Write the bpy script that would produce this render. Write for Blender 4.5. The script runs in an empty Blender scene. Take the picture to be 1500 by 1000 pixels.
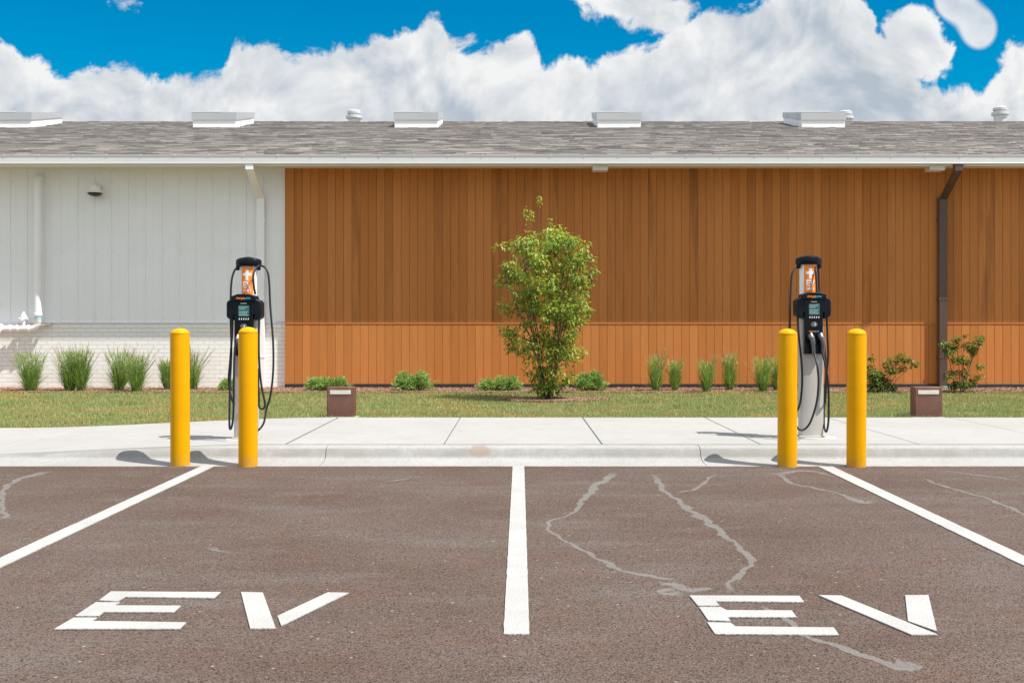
import bpy, math, random
from mathutils import Vector, noise as mnoise
R = random.Random(7)
F = 1660.0; CX = 756.5; HY = 479.0; CAMZ = 1.24      # survey of the photograph: focal length, vanishing point, eye height
def gp(px, py, z=0.0):                                # point of a level surface at height z
    Y = F*(CAMZ-z)/(py-HY); return ((px-CX)/F*Y, Y)
def ax(px, Y): return (px-CX)/F*Y
def az(py, Y): return CAMZ+(HY-py)/F*Y
scene = bpy.context.scene
for s in [scene]:
    s.render.engine = 'CYCLES'
    s.view_settings.view_transform = 'Standard'; s.view_settings.look = 'None'
    s.view_settings.exposure = EXPO = 0.4; s.view_settings.gamma = 1
COL = scene.collection

# ------------------------------------------------------------------ materials
class NT:
    def __init__(s, tree): s.t = tree; s.n = tree.nodes; s.l = tree.links
    def new(s, typ, **kw):
        n = s.n.new(typ)
        for k, v in kw.items(): setattr(n, k, v)
        return n
    def put(s, sock, v):
        if isinstance(v, bpy.types.NodeSocket): s.l.new(v, sock)
        elif v is not None:
            if isinstance(v, (tuple, list)) and len(v) == 3 and sock.type == 'RGBA': v = (*v, 1)
            sock.default_value = v
    def m(s, op, a, b=None, c=None, clamp=False):
        n = s.new('ShaderNodeMath', operation=op); n.use_clamp = clamp
        for i, v in enumerate((a, b, c)): s.put(n.inputs[i], v) if v is not None else None
        return n.outputs[0]
    def noise(s, vec, scale, detail=3, rough=.5, out='Fac', dist=0):
        n = s.new('ShaderNodeTexNoise'); s.put(n.inputs['Vector'], vec)
        n.inputs['Scale'].default_value = scale; n.inputs['Detail'].default_value = detail
        n.inputs['Roughness'].default_value = rough; n.inputs['Distortion'].default_value = dist
        return n.outputs[out]
    def voro(s, vec, scale, feature='F1', out='Distance', rnd=1.0):
        n = s.new('ShaderNodeTexVoronoi', feature=feature); s.put(n.inputs['Vector'], vec)
        n.inputs['Scale'].default_value = scale; n.inputs['Randomness'].default_value = rnd
        return n.outputs[out]
    def mapr(s, v, a, b, c=0.0, d=1.0, smooth=False):
        n = s.new('ShaderNodeMapRange'); n.clamp = True
        if smooth: n.interpolation_type = 'SMOOTHSTEP'
        s.put(n.inputs[0], v)
        for i, x in enumerate((a, b, c, d)): s.put(n.inputs[i+1], x)
        return n.outputs[0]
    def mix(s, f, a, b, mode='MIX'):
        n = s.new('ShaderNodeMix', data_type='RGBA', blend_type=mode)
        s.put(n.inputs[0], f); s.put(n.inputs[6], a); s.put(n.inputs[7], b); return n.outputs[2]
    def scale(s, vec, sc):
        n = s.new('ShaderNodeVectorMath', operation='MULTIPLY'); s.put(n.inputs[0], vec); n.inputs[1].default_value = sc
        return n.outputs[0]
    def bump(s, h, strength=.3, dist=.01, nrm=None):
        n = s.new('ShaderNodeBump'); s.put(n.inputs['Height'], h); n.inputs['Strength'].default_value = strength
        n.inputs['Distance'].default_value = dist
        if nrm is not None: s.put(n.inputs['Normal'], nrm)
        return n.outputs[0]
    def obj(s): return s.new('ShaderNodeTexCoord').outputs['Object']
    def attr(s, name, out='Fac'): return s.new('ShaderNodeAttribute', attribute_name=name).outputs[out]
def newmat(name):
    m = bpy.data.materials.new(name); m.use_nodes = True
    t = NT(m.node_tree); b = t.n['Principled BSDF']; return m, t, b
def simple(name, col, rough=.5, metal=0, var=.08, scale=8, bump=0, spec=.5, coat=0, dirt=None):
    m, t, b = newmat(name); o = t.obj()
    n = t.noise(o, scale, 5, .6)
    k = t.mapr(n, .3, .7, 1-var, 1+var)
    c = t.mix(1.0, col, t.new('ShaderNodeCombineXYZ').outputs[0], 'MULTIPLY')
    comb = t.new('ShaderNodeCombineColor'); [t.put(comb.inputs[i], k) for i in range(3)]
    c = t.mix(1.0, col, comb.outputs[0], 'MULTIPLY')
    if dirt:
        c = t.mix(t.mapr(t.noise(o, dirt[1], 6, .65), .52, .72, 0, dirt[2]), c, dirt[0])
    t.put(b.inputs['Base Color'], c)
    t.put(b.inputs['Roughness'], t.mapr(t.noise(o, scale*2.3, 3), .3, .7, max(0, rough-.08), min(1, rough+.08)))
    b.inputs['Metallic'].default_value = metal; b.inputs['Specular IOR Level'].default_value = spec
    b.inputs['Coat Weight'].default_value = coat
    if bump: t.put(b.inputs['Normal'], t.bump(t.noise(o, scale*6, 4), bump, .01))
    return m
M = {}
# asphalt
m, t, b = newmat('asphalt'); o = t.obj()
big = t.noise(o, .55, 5, .6); mid = t.noise(t.scale(o, (1, 2.2, 1)), 1.6, 5, .65)
c = t.mix(t.mapr(big, .35, .65), (.122, .079, .062), (.164, .125, .107))
c = t.mix(t.mapr(mid, .50, .72, 0, .55), c, (.165, .086, .060))
gr = t.noise(t.scale(o, (1, 3, 1)), .8, 4, .6)
c = t.mix(t.mapr(gr, .52, .72, 0, .6), c, (.19, .17, .155))
st = t.voro(o, 165, 'F1', 'Color'); sp = t.new('ShaderNodeSeparateColor'); t.put(sp.inputs[0], st)
c = t.mix(t.mapr(sp.outputs[0], .62, .9, .0, .95), c, (.034, .026, .022))
c = t.mix(t.mapr(sp.outputs[1], .93, .95, 0, .5), c, (.28, .23, .20))
c = t.mix(t.mapr(t.noise(o, 60, 5, .8), .52, .7, 0, .75), c, (.036, .032, .03))
s2 = t.voro(o, 9, 'F1', 'Distance'); c = t.mix(t.mapr(s2, .04, .07, .8, 0), c, (.46, .41, .36))
s3 = t.voro(t.scale(o, (1, .9, 1)), 2.3, 'F1', 'Distance'); c = t.mix(t.mapr(s3, .012, .018, .9, 0), c, (.02, .018, .018))
s4 = t.noise(t.scale(o, (.35, 3.2, 1)), 1.0, 4, .6); c = t.mix(t.mapr(s4, .6, .8, 0, .25), c, (.05, .045, .043))
t.put(b.inputs['Base Color'], c); b.inputs['Roughness'].default_value = .9; b.inputs['Specular IOR Level'].default_value = .25
h = t.m('ADD', t.voro(o, 160, 'F1'), t.m('MULTIPLY', t.noise(o, 40, 3), .8))
t.put(b.inputs['Normal'], t.bump(h, .7, .008)); M['asphalt'] = m
# road paint
m, t, b = newmat('road_paint'); o = t.obj()
w = t.noise(o, 60, 5, .75); w2 = t.noise(o, 2.2, 4, .6)
c = t.mix(t.mapr(w2, .35, .7), (.445, .445, .44), (.37, .37, .36))
c = t.mix(t.mapr(w, .66, .72, 0, .55), c, (.26, .23, .21))
s2 = t.voro(o, 5, 'F1', 'Distance'); c = t.mix(t.mapr(s2, .03, .05, .8, 0), c, (.12, .1, .09))
t.put(b.inputs['Base Color'], c); b.inputs['Roughness'].default_value = .75
t.put(b.inputs['Normal'], t.bump(t.voro(o, 110, 'SMOOTH_F1'), .45, .008)); M['paint'] = m
# stain ribbon
m, t, b = newmat('dried_runoff'); o = t.obj(); uv = t.new('ShaderNodeUVMap', uv_map='UVMap').outputs[0]
sx = t.new('ShaderNodeSeparateXYZ'); t.put(sx.inputs[0], uv)
e = t.m('SUBTRACT', 1.0, t.m('ABSOLUTE', t.m('SUBTRACT', t.m('MULTIPLY', sx.outputs[0], 2.0), 1.0)))
e = t.m('ADD', e, t.m('MULTIPLY', t.m('SUBTRACT', t.noise(t.scale(o, (1, .5, 1)), 9, 6, .75), .5), 2.2))
al = t.m('MULTIPLY', t.mapr(e, .28, .5, 0, .68, True), t.mapr(t.noise(o, 110, 3, .6), .3, .5, .55, 1))
al = t.m('MULTIPLY', al, sx.outputs[1])
t.put(b.inputs['Base Color'], t.mix(t.noise(o, 25, 4), (.21, .20, .19), (.36, .348, .33))); b.inputs['Roughness'].default_value = .95
t.put(b.inputs['Alpha'], al); M['stain'] = m
# concrete
def concrete(name, a, bb, streak=None, stain=0):
    m, t, b = newmat(name); o = t.obj()
    c = t.mix(t.mapr(t.noise(o, .9, 6, .6), .35, .65), a, bb)
    c = t.mix(t.mapr(t.noise(o, 6, 6, .7), .5, .75, 0, .35), c, (a[0]*.72, a[1]*.70, a[2]*.66))
    c = t.mix(t.mapr(t.noise(o, 140, 2, .5), .6, .75, 0, .3), c, (a[0]*.6, a[1]*.58, a[2]*.54))
    h = t.noise(o, 90, 4, .6)
    if streak:
        rot = t.new('ShaderNodeMapping'); t.put(rot.inputs[0], o); rot.inputs['Rotation'].default_value = (.9, .5, .7); rot.inputs['Scale'].default_value = (30, 7, 9)
        sn = t.noise(rot.outputs[0], 1.6, 5, .7)
        geo = t.new('ShaderNodeNewGeometry'); s = t.new('ShaderNodeSeparateXYZ'); t.put(s.inputs[0], o)
        c = t.mix(t.mapr(sn, .48, .72, 0, .5), c, (a[0]*.60, a[1]*.62, a[2]*.60))
        h = t.m('ADD', h, t.m('MULTIPLY', sn, 1.2))
        # kerb face painted darker to deepen its shade; after it the old scuff
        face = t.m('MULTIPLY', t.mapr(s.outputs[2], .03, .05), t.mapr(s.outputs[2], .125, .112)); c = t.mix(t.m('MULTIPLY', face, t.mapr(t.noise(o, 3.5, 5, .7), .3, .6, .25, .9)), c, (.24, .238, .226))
        dx = t.m('DIVIDE', t.m('SUBTRACT', s.outputs[0], ax(703, 10.5)), .12); dz = t.m('DIVIDE', t.m('SUBTRACT', s.outputs[2], .09), .055)
        d = t.m('SQRT', t.m('ADD', t.m('MULTIPLY', dx, dx), t.m('MULTIPLY', dz, dz)))
        d = t.m('ADD', d, t.m('MULTIPLY', t.noise(o, 14, 4), .8))
        c = t.mix(t.mapr(d, 1.1, 1.4, .75, 0), c, (.27, .21, .17))
    else:
        s3 = t.voro(o, 1.3, 'F1', 'Distance'); c = t.mix(t.mapr(t.m('ADD', s3, t.m('MULTIPLY', t.noise(o, 9, 3), .12)), .08, .16, .35, 0), c, (a[0]*.7, a[1]*.7, a[2]*.7))
        br = t.noise(t.scale(o, (2, 160, 2)), 1, 2); h = t.m('ADD', h, t.m('MULTIPLY', br, .6))
    t.put(b.inputs['Base Color'], c); b.inputs['Roughness'].default_value = .9; b.inputs['Specular IOR Level'].default_value = .2
    t.put(b.inputs['Normal'], t.bump(h, .3, .006)); return m
M['walk'] = concrete('sidewalk_concrete', (.36, .356, .349), (.395, .391, .384))
M['kerb'] = concrete('kerb_concrete', (.34, .338, .33), (.39, .388, .38), streak=1)
M['joint'] = simple('joint_filler', (.10, .095, .09), .9, bump=.3)
# soil / mulch / grass
m, t, b = newmat('soil'); o = t.obj()
c = t.mix(t.mapr(t.noise(o, 3, 6, .7), .35, .65), (.17, .19, .06), (.27, .24, .11)); c = t.mix(t.mapr(t.noise(o, 40, 4), .4, .7), c, (.07, .065, .03))
t.put(b.inputs['Base Color'], c); b.inputs['Roughness'].default_value = 1; b.inputs['Specular IOR Level'].default_value = .1
t.put(b.inputs['Normal'], t.bump(t.noise(o, 30, 5), .6, .03)); M['soil'] = m
m, t, b = newmat('mulch'); o = t.obj()
c = t.mix(t.attr('tone'), (.24, .120, .075), (.54, .37, .27)); c = t.mix(t.mapr(t.noise(o, 60, 4), .4, .7, 0, .45), c, (.15, .075, .05))
t.put(b.inputs['Base Color'], c); b.inputs['Roughness'].default_value = .95; M['mulch'] = m
def leafmat(name, a, bb, tip=None, trans=.3, rough=.5):
    m, t, b = newmat(name); o = t.obj()
    c = t.mix(t.attr('tone'), a, bb)
    if tip: c = t.mix(t.attr('tip'), c, tip)
    c = t.mix(t.mapr(t.noise(o, 5, 3), .35, .65, 0, .25), c, (a[0]*.6, a[1]*.7, a[2]*.6))
    t.put(b.inputs['Base Color'], c); b.inputs['Roughness'].default_value = rough; b.inputs['Specular IOR Level'].default_value = .35
    tr = t.new('ShaderNodeBsdfTranslucent'); t.put(tr.inputs[0], t.mix(1, c, (1.2, 1.25, .6), 'MULTIPLY'))
    mx = t.new('ShaderNodeMixShader'); mx.inputs[0].default_value = trans
    t.l.new(b.outputs[0], mx.inputs[1]); t.l.new(tr.outputs[0], mx.inputs[2])
    t.l.new(mx.outputs[0], t.n['Material Output'].inputs[0]); return m
# lawn blades: patches of green and straw
m = leafmat('lawn_blades', (.19, .28, .075), (.42, .46, .20), trans=.3); t = NT(m.node_tree); o = t.obj()
b = t.n['Principled BSDF']; src = b.inputs['Base Color'].links[0].from_socket
p = t.noise(t.scale(o, (.8, 1.3, 1)), 1.1, 5, .65); p2 = t.noise(o, 7, 4, .7)
c = t.mix(t.mapr(t.m('ADD', p, t.m('MULTIPLY', p2, .5)), .72, .88, 0, .7), src, (.56, .38, .14))
c = t.mix(t.mapr(t.noise(o, .5, 4), .55, .7, 0, .45), c, (.25, .36, .17))
t.put(b.inputs['Base Color'], c); t.put([n for n in t.n if n.type == 'BSDF_TRANSLUCENT'][0].inputs[0], c); M['lawn'] = m
M['reed'] = leafmat('reed_blades', (.09, .20, .035), (.42, .58, .20), (.50, .42, .27), .4)
M['juniper'] = leafmat('juniper_sprays', (.10, .22, .045), (.46, .62, .20), trans=.25)
M['leaf'] = leafmat('shrub_leaves', (.13, .23, .035), (.60, .65, .15), trans=.42, rough=.45)
M['darkleaf'] = leafmat('glossy_leaves', (.07, .145, .025), (.27, .36, .08), trans=.25, rough=.35)
M['bark'] = simple('bark', (.15, .095, .07), .9, var=.35, scale=20, bump=.5)
# building
m, t, b = newmat('stained_wood_boards'); o = t.obj()
g = t.noise(t.scale(o, (38, 38, 1.3)), 1, 5, .65, dist=.3); g2 = t.noise(t.scale(o, (6, 6, .55)), 1, 4, .6)
c = t.mix(t.attr('tone'), (.56, .216, .064), (.44, .162, .043))
c = t.mix(t.mapr(g, .35, .75, 0, .28), c, (.26, .09, .025))
c = t.mix(t.m('MULTIPLY', t.mapr(g2, .40, .66, 0, .6), t.attr('dark')), c, (.12, .050, .022))
c = t.mix(t.mapr(t.noise(t.scale(o, (1, 1, .3)), 1.2, 4), .4, .7, 0, .12), c, (.55, .27, .095))
t.put(b.inputs['Base Color'], c); b.inputs['Roughness'].default_value = .7; b.inputs['Specular IOR Level'].default_value = .12
t.put(b.inputs['Normal'], t.bump(g, .2, .004)); M['wood'] = m
M['black'] = simple('black_flashing', (.022, .022, .026), .45)
M['whitemetal'] = simple('white_painted_metal', (.855, .862, .885), .42, var=.02, scale=1.5, dirt=((.76, .76, .74), 2.5, .2))
M['whitepaint'] = simple('white_trim_paint', (.87, .875, .88), .5, var=.03, scale=3)
M['gutter'] = simple('gutter_enamel', (.68, .695, .71), .38, var=.03, scale=1.0, dirt=((.5, .49, .46), 4, .2))
M['soffit'] = simple('soffit_panel', (.70, .66, .60), .6)
M['brownmetal'] = simple('bronze_enamel', (.085, .055, .042), .42, var=.1)
M['lightbox'] = simple('maroon_enamel', (.145, .062, .044), .5, var=.12, scale=5, dirt=((.3, .2, .17), 6, .3))
M['lens'] = simple('frosted_lens', (.58, .56, .50), .3, var=.1, scale=20)
m, t, b = newmat('white_painted_brick'); o = t.obj()
mp = t.new('ShaderNodeMapping'); t.put(mp.inputs[0], o); mp.inputs['Rotation'].default_value = (math.radians(90), 0, 0)
br = t.new('ShaderNodeTexBrick'); t.put(br.inputs['Vector'], mp.outputs[0]); br.inputs['Scale'].default_value = 1
br.inputs['Brick Width'].default_value = .205; br.inputs['Row Height'].default_value = .0762; br.inputs['Mortar Size'].default_value = .0055
br.inputs['Mortar Smooth'].default_value = .4
t.put(br.inputs['Color1'], (.86, .855, .84)); t.put(br.inputs['Color2'], (.83, .825, .81)); t.put(br.inputs['Mortar'], (.735, .73, .715))
c = t.mix(t.mapr(t.noise(o, 3, 5), .5, .75, 0, .3), br.outputs[0], (.76, .74, .70))
t.put(b.inputs['Base Color'], c); b.inputs['Roughness'].default_value = .7
h = t.m('SUBTRACT', t.m('MULTIPLY', t.noise(o, 60, 4), .25), br.outputs['Fac']); t.put(b.inputs['Normal'], t.bump(h, .8, .01)); M['brick'] = m
m, t, b = newmat('asphalt_shingle'); o = t.obj()
c = t.mix(t.attr('tone'), (.112, .102, .096), (.405, .376, .358)); c = t.mix(t.attr('dark'), c, (.075, .07, .074))
c = t.mix(t.mapr(t.noise(o, 1.1, 5, .6), .45, .7, 0, .3), c, (.31, .28, .255)); c = t.mix(t.mapr(t.noise(o, 200, 2), .5, .7, 0, .4), c, (.10, .09, .09))
t.put(b.inputs['Base Color'], c); b.inputs['Roughness'].default_value = .95; M['shingle'] = m
M['galv'] = simple('galvanised_steel', (.60, .61, .62), .45, metal=.25, var=.1)
M['glass'] = simple('skylight_glazing', (.55, .60, .64), .12, var=.03)
M['skyframe'] = simple('skylight_frame_metal', (.50, .51, .52), .4, metal=.3, var=.04, scale=1)
# small things
M['yellow'] = simple('yellow_plastic_sleeve', (.72, .35, .0), .42, spec=.14, var=.06, scale=3, dirt=((.50, .23, .01), 5, .3))
_m = M['yellow']; t = NT(_m.node_tree); b = t.n['Principled BSDF']; o = t.obj(); src = b.inputs['Base Color'].links[0].from_socket
sx = t.new('ShaderNodeSeparateXYZ'); t.put(sx.inputs[0], o)
gm = t.m('MULTIPLY', t.mapr(sx.outputs[2], .12, .0), t.mapr(t.noise(o, 14, 5, .7), .35, .7)); c = t.mix(t.m('MULTIPLY', gm, .55), src, (.34, .24, .13))
sc = t.mapr(t.noise(t.scale(o, (3, 3, 26)), 2.2, 5, .75), .66, .74, 0, .35); c = t.mix(sc, c, (.50, .30, .06)); t.put(b.inputs['Base Color'], c)
M['charger'] = simple('silver_column_paint', (.46, .445, .42), .38, var=.03, scale=4)
M['tube'] = simple('white_acrylic', (.84, .84, .85), .2)
M['blk'] = simple('black_housing', (.004, .007, .012), .38, var=.15, spec=.22)
M['face'] = simple('black_glass_face', (.002, .004, .006), .2, spec=.25)
M['cable'] = simple('cable_rubber', (.016, .018, .022), .5, var=.1, spec=.3)
M['plug'] = simple('plug_grey', (.10, .105, .115), .4)
M['orange'] = simple('orange_label', (1.0, .27, .012), .45, var=.03)
M['white'] = simple('white_print', (.85, .85, .85), .5, var=.02)
M['blue'] = simple('blue_print', (.08, .45, .70), .5)
M['screen_dim'] = simple('lcd_glass', (.045, .11, .115), .2)
M['lcdtext'] = simple('lcd_text', (.22, .42, .42), .4)
M['bluetape'] = simple('blue_tape', (.35, .60, .72), .5)
M['teal'] = simple('green_drain_cap', (.25, .45, .38), .6)
M['smoke'] = simple('smoked_dome', (.012, .014, .016), .12)
M['footing'] = simple('footing_concrete', (.52, .50, .47), .9, bump=.4)

# ------------------------------------------------------------------ mesh helpers
class MB:
    def __init__(s): s.v = []; s.f = []; s.a = {}; s.mi = []; s.uv = None
    def _add(s, vs, fs, mi=0, **at):
        o = len(s.v); s.v += [tuple(v) for v in vs]; s.f += [tuple(i+o for i in f) for f in fs]; s.mi += [mi]*len(fs)
        for k, val in at.items():
            L = s.a.setdefault(k, []); L += [0.0]*(o-len(L)); L += (val if isinstance(val, list) else [val]*len(vs))
        return s
    def box(s, x0, x1, y0, y1, z0, z1, mi=0, **at):
        vs = [(x, y, z) for z in (z0, z1) for y in (y0, y1) for x in (x0, x1)]
        return s._add(vs, [(0, 2, 3, 1), (4, 5, 7, 6), (0, 1, 5, 4), (2, 6, 7, 3), (0, 4, 6, 2), (1, 3, 7, 5)], mi, **at)
    def prism(s, poly, z0, z1, axis='z', mi=0, **at):
        n = len(poly)
        def P(a, b, c): return {'z': (a, b, c), 'y': (a, c, b), 'x': (c, a, b)}[axis]
        vs = [P(a, b, z0) for a, b in poly]+[P(a, b, z1) for a, b in poly]
        fs = [tuple(range(n))[::-1], tuple(range(n, 2*n))]+[(i, (i+1) % n, n+(i+1) % n, n+i) for i in range(n)]
        return s._add(vs, fs, mi, **at)
    def tube(s, pts, r, n=8, cap=True, mi=0, **at):
        pts = [Vector(p) for p in pts]; rr = r if isinstance(r, (list, tuple)) else [r]*len(pts)
        vs = []; up = None
        for i, p in enumerate(pts):
            d = (pts[min(i+1, len(pts)-1)]-pts[max(i-1, 0)]).normalized()
            if up is None: up = Vector((0, 0, 1)) if abs(d.z) < .9 else Vector((1, 0, 0))
            a = d.cross(up).normalized(); up = a.cross(d).normalized(); 
            for k in range(n):
                q = 2*math.pi*k/n; vs.append(p+(a*math.cos(q)+up*math.sin(q))*rr[i])
        fs = [(i*n+k, i*n+(k+1) % n, (i+1)*n+(k+1) % n, (i+1)*n+k) for i in range(len(pts)-1) for k in range(n)]
        if cap: fs += [tuple(range(n))[::-1], tuple((len(pts)-1)*n+k for k in range(n))]
        return s._add(vs, fs, mi, **at)
    def lathe(s, prof, c=(0, 0, 0), n=32, mi=0, ys=1.0):
        vs = [(c[0]+r*math.cos(2*math.pi*k/n), c[1]+r*ys*math.sin(2*math.pi*k/n), c[2]+z) for r, z in prof for k in range(n)]
        L = len(prof)
        fs = [(i*n+k, i*n+(k+1) % n, (i+1)*n+(k+1) % n, (i+1)*n+k) for i in range(L-1) for k in range(n)]
        fs += [tuple(range(n))[::-1], tuple((L-1)*n+k for k in range(n))]
        return s._add(vs, fs, mi)
    def build(s, name, mat, parent=None, smooth=False, bevel=0, seg=2, angle=35):
        me = bpy.data.meshes.new(name); me.from_pydata(s.v, [], s.f)
        for mm in (mat if isinstance(mat, list) else [mat]): me.materials.append(mm)
        if isinstance(mat, list): me.polygons.foreach_set('material_index', s.mi)
        for k, L in s.a.items():
            L += [0.0]*(len(s.v)-len(L)); at = me.attributes.new(k, 'FLOAT', 'POINT'); at.data.foreach_set('value', L)
        if s.uv:
            u = me.uv_layers.new(name='UVMap')
            for lp in me.loops: u.data[lp.index].uv = s.uv[lp.vertex_index]
        me.update()
        if smooth:
            me.polygons.foreach_set('use_smooth', [True]*len(me.polygons))
            me.set_sharp_from_angle(angle=math.radians(angle))
        o = bpy.data.objects.new(name, me); COL.objects.link(o); o.parent = parent
        if bevel:
            bm = o.modifiers.new('bevel', 'BEVEL'); bm.width = bevel; bm.segments = seg; bm.limit_method = 'ANGLE'; bm.angle_limit = math.radians(40)
            me.polygons.foreach_set('use_smooth', [True]*len(me.polygons)); me.set_sharp_from_angle(angle=math.radians(50))
            bm.harden_normals = False
        return o
def tag(o, label=None, cat=None, group=None, kind=None):
    if label: o['label'] = label
    if cat: o['category'] = cat
    if group: o['group'] = group
    if kind: o['kind'] = kind
    return o
def empty(name, loc, label=None, cat=None, group=None, rz=0):
    o = bpy.data.objects.new(name, None); COL.objects.link(o); o.location = loc; o.rotation_euler = (0, 0, rz); o.empty_display_size = .2
    return tag(o, label, cat, group)
def copy_tree(o, parent=None):
    c = o.copy(); COL.objects.link(c); c.parent = parent
    for ch in [x for x in bpy.data.objects if x.parent == o]: copy_tree(ch, c)
    return c
def catmull(pts, n=10):
    P = [Vector(p) for p in pts]; P = [P[0]*2-P[1]]+P+[P[-1]*2-P[-2]]; out = []
    for i in range(1, len(P)-2):
        for k in range(n):
            t = k/n; a, b, c, d = P[i-1:i+3]
            out.append(.5*((2*b)+(c-a)*t+(2*a-5*b+4*c-d)*t*t+(3*b-a-3*c+d)*t**3))
    out.append(P[-2]); return out
def text_geo(body, size, bold=0.0):
    cu = bpy.data.curves.new('t', 'FONT'); cu.body = body; cu.size = size; cu.align_x = 'CENTER'; cu.align_y = 'CENTER'; cu.offset = bold
    cu.resolution_u = 3
    o = bpy.data.objects.new('t', cu); COL.objects.link(o); dg = bpy.context.evaluated_depsgraph_get()
    me = bpy.data.meshes.new_from_object(o.evaluated_get(dg)); vs = [tuple(v.co) for v in me.vertices]; fs = [tuple(p.vertices) for p in me.polygons]
    bpy.data.objects.remove(o); bpy.data.curves.remove(cu); bpy.data.meshes.remove(me); return vs, fs

# ------------------------------------------------------------------ the ground
def zs(x):                                                            # pavement height: dips to the left as a kerb ramp
    t = min(1, max(0, (x+5.9)/3.4)); return .008+.127*t*t*(3-2*t)*.5+.127*t*.5
def zl(x, y):
    k = min(1, max(0, (y-13.9)/3.0)); return (zs(x)-.008)*(1-k)+.125*k+.006*mnoise.noise(Vector((x*1.7, y*1.7, 0)))*min(1, max(0, y-13.9))
b = MB(); b._add([(-400, -300, -.09), (400, -300, -.09), (400, 500, -.09), (-400, 500, -.09)], [(0, 1, 2, 3)]); tag(b.build('ground', M['soil']), kind='structure')
b = MB(); nx = 60
b._add([(-40, -30, 0), (40, -30, 0), (40, 10.25, 0), (-40, 10.25, 0)], [(0, 1, 2, 3)]); tag(b.build('parking_lot', M['asphalt']), kind='structure')
# a ragged lip of asphalt on the gutter edge
b = MB(); x = -9.0; top = []
while x < 9: top.append((x, 10.06+.012*mnoise.noise(Vector((x*6, 0, 0)))+.01*mnoise.noise(Vector((x*25, 3, 0))))); x += .03
b._add([(p[0], 9.95, .001) for p in top]+[(p[0], p[1]+.004, .006) for p in top], [(i, i+1, len(top)+i+1, len(top)+i) for i in range(len(top)-1)])
b.build('asphalt_edge', M['asphalt']); tag(bpy.data.objects['asphalt_edge'], kind='structure')
# kerb and gutter
prof = [(10.06, -.03), (10.06, .002), (10.30, .010), (10.39, .022), (10.43, .035), (10.452, .065), (10.477, .105), (10.515, .127), (10.59, .135), (10.692, .134), (10.698, .130), (10.698, -.03)]
b = MB(); joints = [-30, -22, -15, -8.6, -5.2, -1.76, 1.70, 5.15, 8.6, 15, 22, 30]
for a, c in zip(joints[:-1], joints[1:]):
    a += .003; c -= .003; n = max(2, int((c-a)/.15)); vs = []
    for i in range(n+1):
        x = a+(c-a)*i/n
        for y, z in prof: vs.append((x, y+(.004*mnoise.noise(Vector((x*1.3, y, 0))) if z > .01 else 0), z if z < .011 else .010+(z-.010)*max(0, zs(x)-.010)/.125+.002*mnoise.noise(Vector((x*3, y*9, 1)))))
    k = len(prof); b._add(vs, [(i*k+j, (i+1)*k+j, (i+1)*k+j+1, i*k+j+1) for i in range(n) for j in range(k-1)]+[tuple(range(k)), tuple(n*k+j for j in range(k))[::-1]])
tag(b.build('kerb', M['kerb'], smooth=True, angle=50), kind='structure')
b = MB(); b._add([(x, y, zs(x)-.02) for x in [i*.25-30 for i in range(241)] for y in (10.70, 13.9)], [(2*i, 2*i+2, 2*i+3, 2*i+1) for i in range(240)])
b._add([(x, y, zs(x)-.0015) for x in [i*.25-30 for i in range(241)] for y in (10.698, 10.728)], [(2*i, 2*i+2, 2*i+3, 2*i+1) for i in range(240)])
tag(b.build('joint_bed', M['joint']), kind='structure')
b = MB(); js = [-30, -26, -23, -20, -17, -14, -11.2, -8.2, -5.2, -2.19, -.69, .81, 2.31, 3.81, 5.31, 6.81, 8.31, 9.81, 12.8, 15.8, 18.8, 22, 26, 30]
for a, c in zip(js[:-1], js[1:]):
    g = .006 if abs(a+2.19) > .01 else .016; a += g; c -= .006 if abs(c+2.19) > .01 else .016
    n = max(1, int((c-a)/.25)); vs = []; ys = [10.728, 10.728, 10.733, 13.88, 13.888, 13.888]; dz = [-.03, -.004, 0, 0, -.004, -.03]
    xs = [a, a, a+.008]+[a+(c-a)*i/n for i in range(1, n)]+[c-.008, c, c]; dx = [-.03, -.004, 0]+[0]*(n-1)+[0, -.004, -.03]
    for i, x in enumerate(xs):
        for y, z in zip(ys, dz): vs.append((x, y, zs(x)+min(z, dx[i])))
    k = 6; b._add(vs, [(i*k+j, (i+1)*k+j, (i+1)*k+j+1, i*k+j+1) for i in range(len(xs)-1) for j in range(k-1)])
tag(b.build('sidewalk', M['walk']), kind='structure')
# lawn soil and mulch bed
def grid(x0, x1, y0, y1, sx, sy, zf):
    nx = int((x1-x0)/sx); ny = int((y1-y0)/sy)
    vs = [(x0+(x1-x0)*i/nx, y0+(y1-y0)*j/ny, zf(x0+(x1-x0)*i/nx, y0+(y1-y0)*j/ny)) for i in range(nx+1) for j in range(ny+1)]
    return vs, [(i*(ny+1)+j, (i+1)*(ny+1)+j, (i+1)*(ny+1)+j+1, i*(ny+1)+j+1) for i in range(nx) for j in range(ny)]
MULY = 19.35
def muledge(x): return MULY+.10*mnoise.noise(Vector((x*.9, 5, 0)))+.04*mnoise.noise(Vector((x*5, 5, 0)))
b = MB(); b._add(*grid(-30, 30, 13.88, 21.5, .3, .3, lambda x, y: zl(x, y)-.012)); tag(b.build('lawn_soil', M['soil']), kind='structure')
TX, TY = ax(803, 17.4), 17.4
def inring(x, y):
    a = math.atan2((y-TY)/.62, x-TX-.1); r = math.hypot(x-TX-.1, (y-TY)/.62); return r < .82+.12*mnoise.noise(Vector((math.cos(a)*2, math.sin(a)*2, 3)))
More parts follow.
